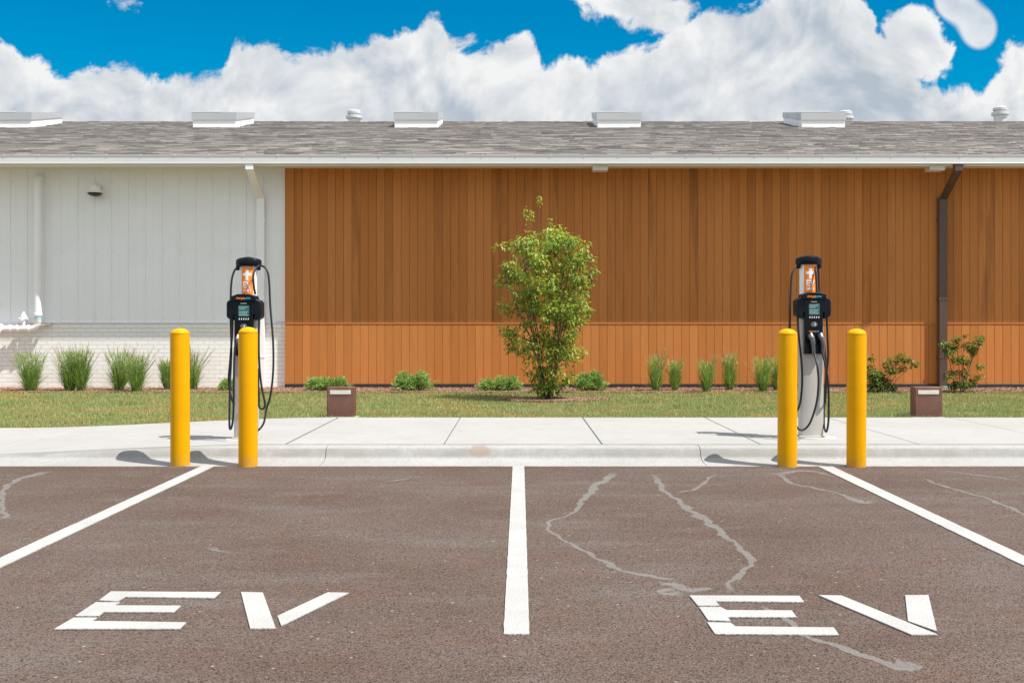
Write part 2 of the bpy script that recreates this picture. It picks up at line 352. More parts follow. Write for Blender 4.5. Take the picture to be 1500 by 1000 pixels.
def chips(b, n, samp):
    for _ in range(n):
        x, y = samp(); z = zl(x, y)+R.uniform(.0, .02); L = R.uniform(.015, .05); w = R.uniform(.006, .014); h = .004
        a = R.uniform(0, 6.28); tl = R.uniform(-.4, .4); ca, sa = math.cos(a), math.sin(a); T = R.random()**1.3
        P = []
        for sx, sy in ((-1, -1), (1, -1), (1, 1), (-1, 1)): P.append((x+sx*L*ca/2-sy*w*sa/2, y+sx*L*sa/2+sy*w*ca/2, z+sx*L*tl/2))
        b._add(P+[(p[0], p[1], p[2]+h) for p in P], [(4, 5, 6, 7), (0, 1, 5, 4), (2, 3, 7, 6), (1, 2, 6, 5), (3, 0, 4, 7)], tone=T)
b = MB()
vs, fs = grid(-30, 30, 0, 1, .1, .25, lambda x, y: 0); vs = [(x, muledge(x)+(20.95-muledge(x))*t, zl(x, 20)+.006+.012*mnoise.noise(Vector((x*4, t*4, 0)))) for x, t, _ in vs]
b._add(vs, fs, tone=.25)
def s1():
    x = R.uniform(-10, 10); return x, R.uniform(muledge(x)-.03, 20.75)
chips(b, 26000, s1); tag(b.build('mulch_bed', M['mulch']), kind='stuff')
b = MB(); vs = [(TX+.1, TY, zl(TX, TY)+.02)]
for k in range(40):
    a = k*math.pi/20; r = .82+.12*mnoise.noise(Vector((math.cos(a)*2, math.sin(a)*2, 3))); x = TX+.1+r*math.cos(a); y = TY+.62*r*math.sin(a); vs.append((x, y, zl(x, y)-.006))
b._add(vs, [(0, 1+k, 1+(k+1) % 40) for k in range(40)], tone=.3)
def s2():
    while True:
        x, y = R.uniform(TX-1, TX+1.2), R.uniform(TY-.7, TY+.7)
        if inring(x, y): return x, y
chips(b, 4500, s2); tag(b.build('tree_mulch', M['mulch']), kind='stuff')
# lawn blades
b = MB(); V = []; Fc = []; T = []
for i in range(255000):
    y = 13.88+(MULY+.05-13.88)*R.random()**1.15; x = R.uniform(-.68*y, .68*y)
    if y > muledge(x) or (inring(x, y) and R.random() < .95): continue
    dn = mnoise.noise(Vector((x*1.3, y*1.8, 7)))
    if R.random() < .25-dn*.8: continue
    h = R.uniform(.022, .05)*(1+.5*dn); a = R.uniform(0, 6.28); w = R.uniform(.003, .006); l = R.uniform(0, .75)*h; q = R.uniform(0, 6.28); z = zl(x, y)-.012
    if y < 13.93: l = abs(l); q = R.uniform(3.6, 5.8); h *= .7
    o = len(V); V += [(x-w*math.cos(a), y-w*math.sin(a), z), (x+w*math.cos(a), y+w*math.sin(a), z), (x+l*math.cos(q), y+l*math.sin(q), z+h)]
    Fc.append((o, o+1, o+2)); tt = R.random(); T += [tt, tt, min(1, tt+.25)]
b.v = V; b.f = Fc; b.mi = [0]*len(Fc); b.a['tone'] = T
tag(b.build('grass', M['lawn'], ), 'short patchy green and straw-coloured lawn between sidewalk and mulch bed', kind='stuff')

# ------------------------------------------------------------------ painted markings
def marking(polys, parent, name='letter'):
    for grp in polys:
        b = MB()
        for poly in grp:
            P = [gp(*p) for p in poly]; cx, cy = parent.location.x, parent.location.y
            ar = sum(P[i][0]*P[(i+1) % len(P)][1]-P[(i+1) % len(P)][0]*P[i][1] for i in range(len(P)))
            if ar < 0: P = P[::-1]
            b.prism([(x-cx, y-cy) for x, y in P], .002, .007)
        b.build(name, M['paint'], parent)
def line(px0, px1, py, qx0, qx1, qy, label, ext=0):
    (a, y0), (c, _) = gp(px0, py), gp(px1, py); (d, y1), (e, _) = gp(qx0, qy), gp(qx1, qy)
    b = MB(); L = []; Rr = []; n = 120
    for i in range(n+1):
        t = i/n; y = y0+(y1-y0)*t; L.append((a+(d-a)*t+.003*mnoise.noise(Vector((y*9, 0, a))), y)); Rr.append((c+(e-c)*t+.003*mnoise.noise(Vector((y*9, 4, a))), y))
    cx, cy = (a+c)/2, y0
    vs = [(x-cx, y-cy, .007) for p in zip(L, Rr) for x, y in p]; lo = [(x, y, .001) for x, y, _ in vs]; m = len(vs)
    fs = [(2*i, 2*i+2, 2*i+3, 2*i+1) for i in range(n)]+[(2*i, m+2*i, m+2*i+2, 2*i+2) for i in range(n)]+[(2*i+1, 2*i+3, m+2*i+3, m+2*i+1) for i in range(n)]+[(0, 1, m+1, m), (m-2, 2*m-2, 2*m-1, m-1)]
    o = b._add(vs+lo, fs).build('parking_line', M['paint']); o.location = (cx, cy, 0)
    tag(o, label, 'parking line', 'white lines between the parking bays')
line(751, 768, 683.5, 737.5, 775.5, 930, 'white painted parking line running straight away between the two EV letterings')
def off(pxt, pyt, x1, y1, yend): return pxt+(x1-pxt)*(yend-pyt)/(y1-pyt)
line(301, 320, 680.5, off(301, 680.5, 0, 818, 930), off(320, 680.5, 0, 832.5, 930), 930, 'white painted parking line slanting off to the left from the left pair of yellow bollards')
line(1199, 1220, 684, off(1199, 684, 1500, 829.5, 930), off(1220, 684, 1500, 815, 930), 930, 'white painted parking line slanting off to the right from the right pair of yellow bollards')
def half(L, ox, oy=670): return [(ox+x/2, oy+y/2) for x, y in L]
c0 = gp(300, 900); e = empty('pavement_lettering', (c0[0], c0[1], 0), 'white stencilled EV lettering painted on the asphalt of the left bay', 'pavement lettering', 'EV letterings on the asphalt')
marking([[half(p, 0) for p in ([(325, 395), (647, 397), (628, 414), (368, 411), (345, 424), (290, 421)], [(280, 427), (352, 427), (336, 436), (530, 437), (510, 456), (305, 455), (290, 467), (220, 467)], [(216, 472), (285, 472), (270, 482), (546, 486), (528, 505), (160, 505)])],
         [half(p, 0) for p in ([(706, 397), (770, 398), (808, 504), (733, 504)], [(960, 398), (1022, 399), (824, 496), (813, 467)])]], e)
c0 = gp(1190, 900); e = empty('pavement_lettering', (c0[0], c0[1], 0), 'white stencilled EV lettering painted on the asphalt of the right bay, across a pale stain', 'pavement lettering', 'EV letterings on the asphalt')
marking([[half(p, 750) for p in ([(520, 407), (842, 408), (856, 426), (598, 424), (608, 437), (545, 437)], [(548, 441), (612, 441), (628, 450), (820, 451), (834, 471), (632, 470), (640, 482), (575, 480)], [(572, 486), (640, 487), (655, 498), (943, 501), (958, 523), (595, 520)])],
         [half(p, 750) for p in ([(898, 406), (965, 407), (1247, 522), (1170, 522)], [(1152, 406), (1220, 406), (1245, 512), (1160, 482)])]], e)
# dried runoff stains on the asphalt
stains = [
 [(905,690,14),(880,707,12),(850,738,9),(840,750,6),(805,764,6),(812,782,6),(850,803,7),(880,820,8),(920,838,8),(960,846,10),(1000,850,8)],
 [(962,852,10),(985,858,26),(1010,864,30),(1035,862,18),(1042,861,8)],[(990,858,14),(975,866,18),(1000,870,16)],
 [(960,692,10),(968,712,9),(985,728,8),(1003,742,12),(1025,757,16),(1050,775,12),(1075,795,10),(1093,815,10),(1091,835,9),(1075,852,11),(1062,868,12)],
 [(1110,886,9),(1150,900,10),(1165,918,9),(1200,938,10),(1240,948,11),(1268,960,14),(1290,972,30),(1320,974,30),(1340,972,16)],
 [(1140,690,8),(1160,708,6),(1190,714,7),(1225,722,5),(1250,731,12),(1268,735,20),(1284,736,10)],
 [(1350,700,5),(1380,710,6),(1420,722,6),(1450,734,6),(1485,745,7),(1520,760,6)],
 [(1050,692,6),(1025,710,5),(1015,718,6),(990,722,5)],
 [(80,690,14),(40,698,12),(8,715,8),(2,738,6),(12,756,7),(28,757,6)],
 [(1120,696,14),(1180,690,10),(1240,700,8)],[(1380,690,6),(1440,697,6),(1500,705,8)],[(600,700,6),(560,707,4)],[(300,800,10),(340,812,7)]]
for i, S in enumerate(stains):
    P = [gp(x, y) for x, y, w in S]; W = [w*.5*gp(0, y)[1]/F*1.7*1.9 for x, y, w in S]
    pts = [Vector((q_.x+.05*mnoise.noise(Vector((q_.x*7, q_.y*4, i)))+.03*.5*mnoise.noise(Vector((q_.x*19, q_.y*15, i))), q_.y+.03*mnoise.noise(Vector((q_.x*9, q_.y*9, 9+i))), q_.z*(1+.6*mnoise.noise(Vector((q_.x*9, q_.y*7, 4+i)))))) for q_ in catmull([(p[0], p[1], w) for p, w in zip(P, W)], 12)]; b = MB(); b.uv = []; vs = []
    for j, p in enumerate(pts):
        q = pts[min(j+1, len(pts)-1)]-pts[max(j-1, 0)]; nn = Vector((-q.y, q.x, 0)); nn = nn.normalized() if nn.length > 0 else Vector((1, 0, 0)); nn = Vector((nn.x*1.0, nn.y*1.6, 0))
        w = p.z*.5; fade = .75*min(1, j/6, (len(pts)-1-j)/6)
        for k, u in ((-1, 0.0), (0, .5), (1, 1.0)): vs.append((p.x+nn.x*w*k, p.y+nn.y*w*k, .0012+.0001*i)); b.uv.append((u, fade))
    b._add(vs, [(3*j+k, 3*j+k+1, 3*j+k+4, 3*j+k+3) for j in range(len(pts)-1) for k in (0, 1)]); tag(b.build('pavement_stain', M['stain']), kind='structure')

# ------------------------------------------------------------------ the building
W = 20.70; W2 = 20.795; GF = 19.915; XJ = ax(419, W)
ZT = az(473, W); ZWT = 4.15; GZ = .12
bld = empty('building', (0, W, 0), 'long low building with gabled shingle roof, brown board wall and white metal wall', 'building')
def lo(v): return v-W
# boards
def boards(x0, x1, z0, z1, seed, yface):
    r = random.Random(seed); b = MB(); x = x0
    while x < x1:
        w = .1505; xe = min(x+w-.005, x1); t = r.random(); d = (1.0 if r.random() < .13 else (.4 if r.random() < .25 else .0))*(1 if z1 > 2 else .25)
        vs = []; ch = .003
        for zz in (z0, z1): vs += [(x, yface+.012, zz), (x, yface+ch, zz), (x+ch, yface, zz), (xe-ch, yface, zz), (xe, yface+ch, zz), (xe, yface+.012, zz)]
        b._add(vs, [(i, i+1, 7+i, 6+i) for i in range(5)]+[tuple(range(6))[::-1], tuple(range(6, 12))], tone=t*.9, dark=d); x += w
    b._add([(x0, yface+.010, z0), (x1, yface+.010, z0), (x1, yface+.010, z1), (x0, yface+.010, z1)], [(0, 1, 2, 3)], tone=1, dark=1)
    return b
boards(XJ, 24, ZT+.012, ZWT, 3, 0).build('board_wall', M['wood'], bld)['label'] = 'upper brown vertical boards in the shade of the eave'
boards(XJ, 24, GZ+.083, ZT-.024, 5, 0).build('board_wall', M['wood'], bld)['label'] = 'lower brown vertical boards in the sun'
MB().box(XJ, 24, -.008, .02, ZT-.021, ZT+.009, tone=.3, dark=0.0).build('board_rail', M['wood'], bld, bevel=.002)
MB().box(XJ-.02, 24, -.022, .03, GZ-.06, GZ+.08).build('base_flashing', M['black'], bld, bevel=.004)
MB().box(XJ, 24, .013, .3, -.05, ZWT+.05).build('wall_core', M['black'], bld)
# side return of the boards and the building's body behind (so it has depth from the side)
MB().box(XJ-.018, XJ-.001, -.004, lo(W2)-.001, GZ-.03, ZWT, tone=.3, dark=0.0).build('corner_trim', M['wood'], bld, bevel=.002)
# white metal panels
ZB = az(472, W2); b = MB(); y2 = lo(W2); pf = []; x = XJ-.02; xs = []
prof = []; x = -22.0
while x < XJ-.35:
    prof += [(x, y2), (x+.010, y2-.016), (x+.024, y2-.016), (x+.034, y2), (x+.15, y2), (x+.155, y2-.003), (x+.165, y2-.003), (x+.17, y2)]; x += .3095
xl = x
prof += [(xl, y2), (xl+.01, y2-.016), (xl+.03, y2-.016), (xl+.04, y2), (XJ-.2, y2), (XJ-.19, y2-.02), (XJ-.045, y2-.02), (XJ-.04, y2-.03), (XJ-.02, y2-.03)]
n = len(prof); b._add([(x, y, ZB+.012) for x, y in prof]+[(x, y, ZWT) for x, y in prof], [(i, i+1, n+i+1, n+i) for i in range(n-1)])
pw = b.build('metal_wall', M['whitemetal'], bld); pw['label'] = 'white ribbed metal wall panels'
sc0 = None
xx = [-22+.3095*i+.06 for i in range(70)]
for x in xx:
    if x > XJ-.1 or x < -11: continue
    for py in (268, 368, 466):
        z = az(py, W2)
        if sc0 is None:
            b = MB().lathe([(.0, 0), (.007, 0), (.009, .003), (.005, .006), (0, .007)], (0, 0, 0), 8); b.v = [(v[0], -v[2], v[1]) for v in b.v]; sc0 = q0 = b.build('screw', M['galv'], pw)
        else: q0 = sc0.copy(); COL.objects.link(q0)
        q0.location = (x, y2-.001, z)
MB().prism([(y2-.035, ZB-.012), (y2-.035, ZB-.004), (y2-.002, ZB+.012), (y2+.05, ZB+.012), (y2+.05, ZB-.012)], -22, XJ-.021, 'x').build('drip_edge', M['whitemetal'], bld)
MB().box(-22, XJ-.019, y2-.012, .3, -.05, ZB-.012).build('brick_base', M['brick'], bld)['label'] = 'white painted brick base'
MB().box(-22, 24, .3, 20.3, -.05, 4.2).build('wall', M['whitemetal'], bld)
# eave
EX0, EX1 = -22.5, 24.5
gy0 = lo(GF); gt = az(227, GF); gb = az(240.2, GF)
prof = [(gy0+.115, gb), (gy0+.012, gb), (gy0+.002, gb+.008), (gy0+.001, gb+.022), (gy0+.004, gb+.026), (gy0+.0, gt-.018), (gy0-.010, gt-.012), (gy0-.010, gt), (gy0+.006, gt), (gy0+.006, gt-.01), (gy0+.016, gt-.02), (gy0+.018, gb+.02), (gy0+.115, gb+.01)]
b = MB().prism(prof, EX0, EX1, 'x'); b.build('gutter', M['gutter'], bld)
for i in range(50):
    x = -15+i*.6; MB().box(x-.012, x+.012, gy0-.014, gy0+.10, gt-.016, gt+.004).build('gutter_hanger', M['gutter'], bld)
MB().box(EX0, EX1, gy0+.117, gy0+.14, gb-.022, gt+.012).build('fascia', M['whitepaint'], bld)
MB()._add([(EX0, gy0+.14, gb-.016), (EX1, gy0+.14, gb-.016), (EX1, .32, ZWT+.01), (EX0, .32, ZWT+.01), (EX0, gy0+.14, gb+.004), (EX1, gy0+.14, gb+.004), (EX1, .32, ZWT+.03), (EX0, .32, ZWT+.03)],
  [(0, 3, 2, 1), (4, 5, 6, 7), (0, 1, 5, 4), (2, 3, 7, 6), (1, 2, 6, 5), (0, 4, 7, 3)]).build('soffit', M['soffit'], bld)
for px in (880, 1376):                         # little boxes under the soffit
    x = ax(px, 19.95); MB().box(x-.135, x+.135, lo(20.03), lo(20.3), az(249, 20.0), gb-.001).build('eave_block', M['soffit'], bld, bevel=.004)
# roof of overlapping shingles
S = .235; RY0 = lo(GF)+.035; RZ0 = gt+.015; ridge = 30.6-W; RZ = RZ0+S*(ridge-RY0)
b = MB(); b._add([(EX0, RY0+.01, RZ0-.02), (EX1, RY0+.01, RZ0-.02), (EX1, ridge, RZ-.018), (EX0, ridge, RZ-.018), (EX1, 2*ridge-RY0, RZ0-.02), (EX0, 2*ridge-RY0, RZ0-.02), (EX0, RY0+.01, RZ0-.05), (EX1, RY0+.01, RZ0-.05), (EX1, 2*ridge-RY0, RZ0-.05), (EX0, 2*ridge-RY0, RZ0-.05)],
  [(0, 1, 2, 3), (3, 2, 4, 5), (6, 7, 1, 0), (5, 4, 8, 9), (0, 3, 5, 9, 6), (1, 7, 8, 4, 2)], tone=.5, dark=.15)
r = random.Random(11); exposure = .148; nc = int((ridge-RY0)/exposure)+1
for c in range(nc):
    y = RY0+c*exposure; z = RZ0+S*(y-RY0); x = -22.4+r.random()*.3; ye = min(y+exposure+.02, ridge+.01)
    rowd = .95 if r.random() < .3 else 0  # some whole courses darkened to paint in the roof's shadow lines
    while x < 24.3:
        w = r.uniform(.12, .42); hgt = r.choice((.004, .006, .013, .016))+r.uniform(0, .003); t = min(1, max(0, .28*r.random()+.36+.34*mnoise.noise(Vector((x*.5, c*1.7, 2))))); yy = y-r.uniform(0, .012); sag = .004*mnoise.noise(Vector((x*.6, c*.3, 0)))
        dk = max(0, .75*rowd*(.5+mnoise.noise(Vector((x*.45, c*2.3, 8))))) if rowd else r.choice((0, 0, 0, 0, .55))
        ze = z+S*(ye-y)
        b._add([(x, yy, z-.015), (x+w, yy, z-.015), (x+w, yy, z+hgt+sag), (x, yy, z+hgt+sag), (x, ye, ze+.001), (x+w, ye, ze+.001)], [(0, 1, 2, 3), (3, 2, 5, 4), (0, 3, 4), (1, 5, 2)], tone=t, dark=dk); x += w+.003
roof = b.build('roof', M['shingle'], bld)
b = MB(); x = -22.4
while x < 24.3:
    h = r.uniform(.0, .006); b._add([(x, ridge-.15, RZ-.03+h), (x+.16, ridge-.15, RZ-.03+h), (x+.16, ridge, RZ+.012+h), (x, ridge, RZ+.012+h), (x+.16, ridge+.15, RZ-.03+h), (x, ridge+.15, RZ-.03+h)], [(0, 1, 2, 3), (3, 2, 4, 5), (0, 3, 5)], tone=r.random(), dark=r.choice((0, .4))); x += .155
b.build('ridge_cap', M['shingle'], roof)
MB().prism([(.31, 4.19), (ridge, RZ-.07), (2*ridge-.31, 4.19)], -21.9, 23.9, 'x').build('gable', M['whitemetal'], bld)
# skylights
SY = 27.8; names = ['leftmost, cut by the frame', 'above the white downspout', 'left of the small tree', 'right of the small tree', 'above the right charger']
for i, cxp in enumerate((14, 314, 609.5, 907, 1206)):
    X = ax(cxp, SY); s = empty('skylight', (X, SY-W, 0)); s.parent = bld; s['label'] = 'white curb-mounted skylight, '+names[i]
    y0 = SY-W; z0 = RZ0+S*(y0-RY0); hw = .53; d = 1.9; S2 = S-.05
    def sl(b, x0, x1, ya, yb, za, zb, k=S): 
        vs = [(x, y, z+S*y if z == za else z+k*y) for z in (za, zb) for y in (ya, yb) for x in (x0, x1)]
        return b._add(vs, [(0, 2, 3, 1), (4, 5, 7, 6), (0, 1, 5, 4), (2, 6, 7, 3), (0, 4, 6, 2), (1, 3, 7, 5)])
    sl(MB(), -hw, hw, 0, d, z0-.03, z0+.19, S2+.03).build('curb', M['whitepaint'], s, bevel=.006)
    b = MB()
    for (a, c, e, g) in ((-hw-.02, hw+.02, -.025, .05), (-hw-.02, hw+.02, d-.05, d+.02), (-hw-.02, -hw+.06, .05, d-.05), (hw-.06, hw+.02, .05, d-.05)):
        vs = [(x, y, z+k*y) for z, k in ((z0+.192, S2+.03), (z0+.385, S2)) for y in (e, g) for x in (a, c)]
        b._add(vs, [(0, 2, 3, 1), (4, 5, 7, 6), (0, 1, 5, 4), (2, 6, 7, 3), (0, 4, 6, 2), (1, 3, 7, 5)])
    b.build('frame', M['skyframe'], s)
    vs = [(x, y, z+S2*y) for z in (z0+.36, z0+.378) for y in (.05, d-.05) for x in (-hw+.06, hw-.06)]
    MB()._add(vs, [(0, 2, 3, 1), (4, 5, 7, 6), (0, 1, 5, 4), (2, 6, 7, 3), (0, 4, 6, 2), (1, 3, 7, 5)]).build('glazing', M['glass'], s)
    MB().box(-hw-.025, hw*.3, -.03, .0, z0+.385, z0+.40).build('frame_lip', M['whitepaint'], s)
for px, py, lab in ((519, 162, 'round metal roof vent behind the ridge, left'), (1238, 163, 'round metal roof vent partly hidden behind a skylight'), (1465, 157, 'round metal roof vent near the right end')):
    Y = 31.3; zt = az(py, Y); X = ax(px, Y); s = empty('roof_vent', (X, Y-W, 0)); s.parent = bld; s['label'] = lab
    MB().lathe([(.17, 6.4), (.17, zt-.24), (.23, zt-.225), (.23, zt-.15), (.19, zt-.14)], n=28).build('vent_base', M['galv'], s, smooth=True)
    MB().lathe([(.15, zt-.14), (.15, zt-.10), (.19, zt-.095), (.19, zt-.03), (.15, zt), (.0, zt+.005)], n=28).build('vent_cap', M['galv'], s, smooth=True)
# downspouts
def rect_path(b, pts, w, d):
    vs = []
    for x, y, z in pts: vs += [(x-w/2, y-d/2, z), (x+w/2, y-d/2, z), (x+w/2, y+d/2, z), (x-w/2, y+d/2, z)]
    n = len(pts); b._add(vs, [(4*i+k, 4*i+(k+1) % 4, 4*i+4+(k+1) % 4, 4*i+4+k) for i in range(n-1) for k in range(4)]+[(0, 3, 2, 1), tuple(4*n-4+k for k in range(4))])
def spout(pxo, pyo, pxd, pyd, wall, mat, label, zend, shoe=False, w=.145):
    Yo = GF+.065; Yd = wall-.075; s = empty('downspout', (0, 0, 0)); s.parent = bld; s['label'] = label
    xo = ax(pxo, Yo); xd = ax(pxd, Yd)
    b = MB(); rect_path(b, [(xo, lo(Yo), gb-.002), (xo, lo(Yo), az(pyo, Yo))], w, .10); b.build('outlet', mat, s, bevel=.004)
    b = MB(); rect_path(b, [(xo, lo(Yo), az(pyo, Yo)+.02), (xd, lo(Yd), az(pyd, Yd)-.01)], w-.008, .085); b.build('offset_elbow', mat, s, bevel=.004)
    b = MB(); rect_path(b, [(xd, lo(Yd), az(pyd, Yd)+.03), (xd, lo(Yd), zend)], w+.004, .10); b.build('pipe', mat, s, bevel=.006)
    for z in (3.2, 1.75, .7): MB().box(xd-w/2-.012, xd+w/2+.012, lo(Yd)-.056, lo(wall)-.001, z-.02, z+.02).build('strap', mat, s)
    return xd, Yd, s
spout(366, 249, 382, 291, W2, M['whitepaint'], 'white downspout on the white wall', .0, w=.14)
xd, Yd, s = spout(1403.5, 251, 1380.5, 292, W, M['brownmetal'], 'dark brown downspout on the board wall', .16)
MB().lathe([(.07, .06), (.09, .10), (.09, .15), (.085, .17)], (xd+.03, lo(Yd)-.05, 0), 20).build('drain_adapter', M['teal'], s, smooth=True)
# dome camera on white wall
Y = W2-.12; e = empty('security_camera', (ax(140, Y), W2-.016, az(278, Y)), 'small white dome camera with dark lens fixed high on the white metal wall', 'security camera')
b = MB(); b.box(-.05, .07, -.03, .0, -.02, .10); b.tube([(.01, -.02, .06), (.01, -.09, .07), (.01, -.13, .05)], .028, 12); b.build('bracket', M['whitepaint'], e, smooth=True)
MB().lathe([(.03, .08), (.075, .075), (.095, .04), (.11, -.02), (.15, -.045), (.15, -.06), (.12, -.062)], (0, -.14, 0), 32).build('housing', M['whitepaint'], e, smooth=True)
MB().lathe([(.118, -.055), (.13, -.075), (.11, -.10), (.06, -.122), (.0, -.128)], (0, -.14, 0), 32).build('lens_dome', M['smoke'], e, smooth=True)
# white service pipe
PY = W2-.17; px_ = ax(55.5, PY); e = empty('service_pipe', (px_, PY, 0), 'thick white pipe climbing the white wall beside the left frame edge, with valve', 'pipe')
zt = az(266, PY); zb = az(445, PY); zh = az(481, PY)
pts = [(0, 0, zb), (0, 0, zt-.02)]+[(0, .10*(1-math.cos(a)), zt-.02+.10*math.sin(a)) for a in (.4, .8, 1.2, 1.57)]+[(0, .155, zt+.08)]
MB().tube(pts, .066, 20).build('riser', M['whitepaint'], e, smooth=True)
MB().lathe([(.055, zh+.10), (.06, zh+.11), (.06, zh+.22), (.066, zh+.23), (.076, zh+.235), (.076, zh+.28), (.067, zh+.285), (.066, zb+.02)], n=24).build('coupling', M['whitepaint'], e, smooth=True)
MB().lathe([(.058, zh+.17), (.062, zh+.172), (.062, zh+.212), (.058, zh+.214)], n=24).build('tape_band', M['bluetape'], e, smooth=True)
pts = [(0, 0, zh+.16), (0, 0, zh+.12)]+[(-.12*(1-math.cos(a)), 0, zh+.12-.12*math.sin(a)) for a in (.3, .6, .9, 1.2, 1.57)]+[(-.35, 0, zh), (-3.0, 0, zh)]
MB().tube(pts, .052, 20).build('elbow', M['whitepaint'], e, smooth=True)
for x in (-.16, -.36, -.50, -.66): MB().tube([(x-.018, 0, zh), (x+.018, 0, zh)], .068, 20).build('flange', M['whitepaint'], e, smooth=True)
b = MB(); b.tube([(-.26, 0, zh), (-.26, 0, zh+.17)], .028, 14); b.tube([(-.26, -.06, zh+.18), (-.26, .05, zh+.18)], .04, 14); b.tube([(-.34, 0, zh+.18), (-.18, 0, zh+.18)], .022, 12); b.lathe([(.03, .17), (.052, .20), (.05, .235), (.03, .26), (.018, .30), (.0, .305)], (-.26, 0, zh), 16); b.build('valve', M['whitepaint'], e, smooth=True)
b = MB(); b.tube([(-.66, -.02, zh+.02), (-.68, -.16, zh-.02)], .07, 16); b.tube([(-.68, -.16, zh-.02), (-.69, -.20, zh-.05)], .085, 16); b.build('inlet', M['whitepaint'], e, smooth=True)
b = MB(); b.box(.05, .19, .10, .152, zh+.05, zh+.09); b.box(.02, .09, -.01, .152, zh+.055, zh+.075); b.build('bracket', M['galv'], e, bevel=.003)

# ------------------------------------------------------------------ bollards
def bollard():
    r = .085
    return MB().lathe([(r-.003, -.05), (r, .0), (r, 1.165), (r-.001, 1.175), (r+.0005, 1.178), (r-.003, 1.188), (r-.014, 1.203), (r-.035, 1.217), (r-.06, 1.224), (.0, 1.227)], n=48).build('bollard', M['yellow'], smooth=True, angle=60)
b0 = bollard()
for i, (px, Y, lab, dz) in enumerate(((264, 10.14, 'yellow bollard standing alone at the left, white line at its right', .004), (363.5, 10.09, 'yellow bollard directly in front of the charger by the white wall', .015),
                              (1153.2, 10.06, 'yellow bollard just left of the charger before the brown wall', -.0), (1254.3, 10.06, 'rightmost yellow bollard, right of the charger before the brown wall', 0))):
    e = b0 if i == 0 else copy_tree(b0); e.location = (ax(px, Y), Y, dz); e.rotation_euler = (math.radians(R.uniform(-.2, .2)), math.radians((.3, 0, 0, -.15)[i]), R.uniform(0, 6)); tag(e, lab, 'bollard', 'yellow bollards guarding the chargers')

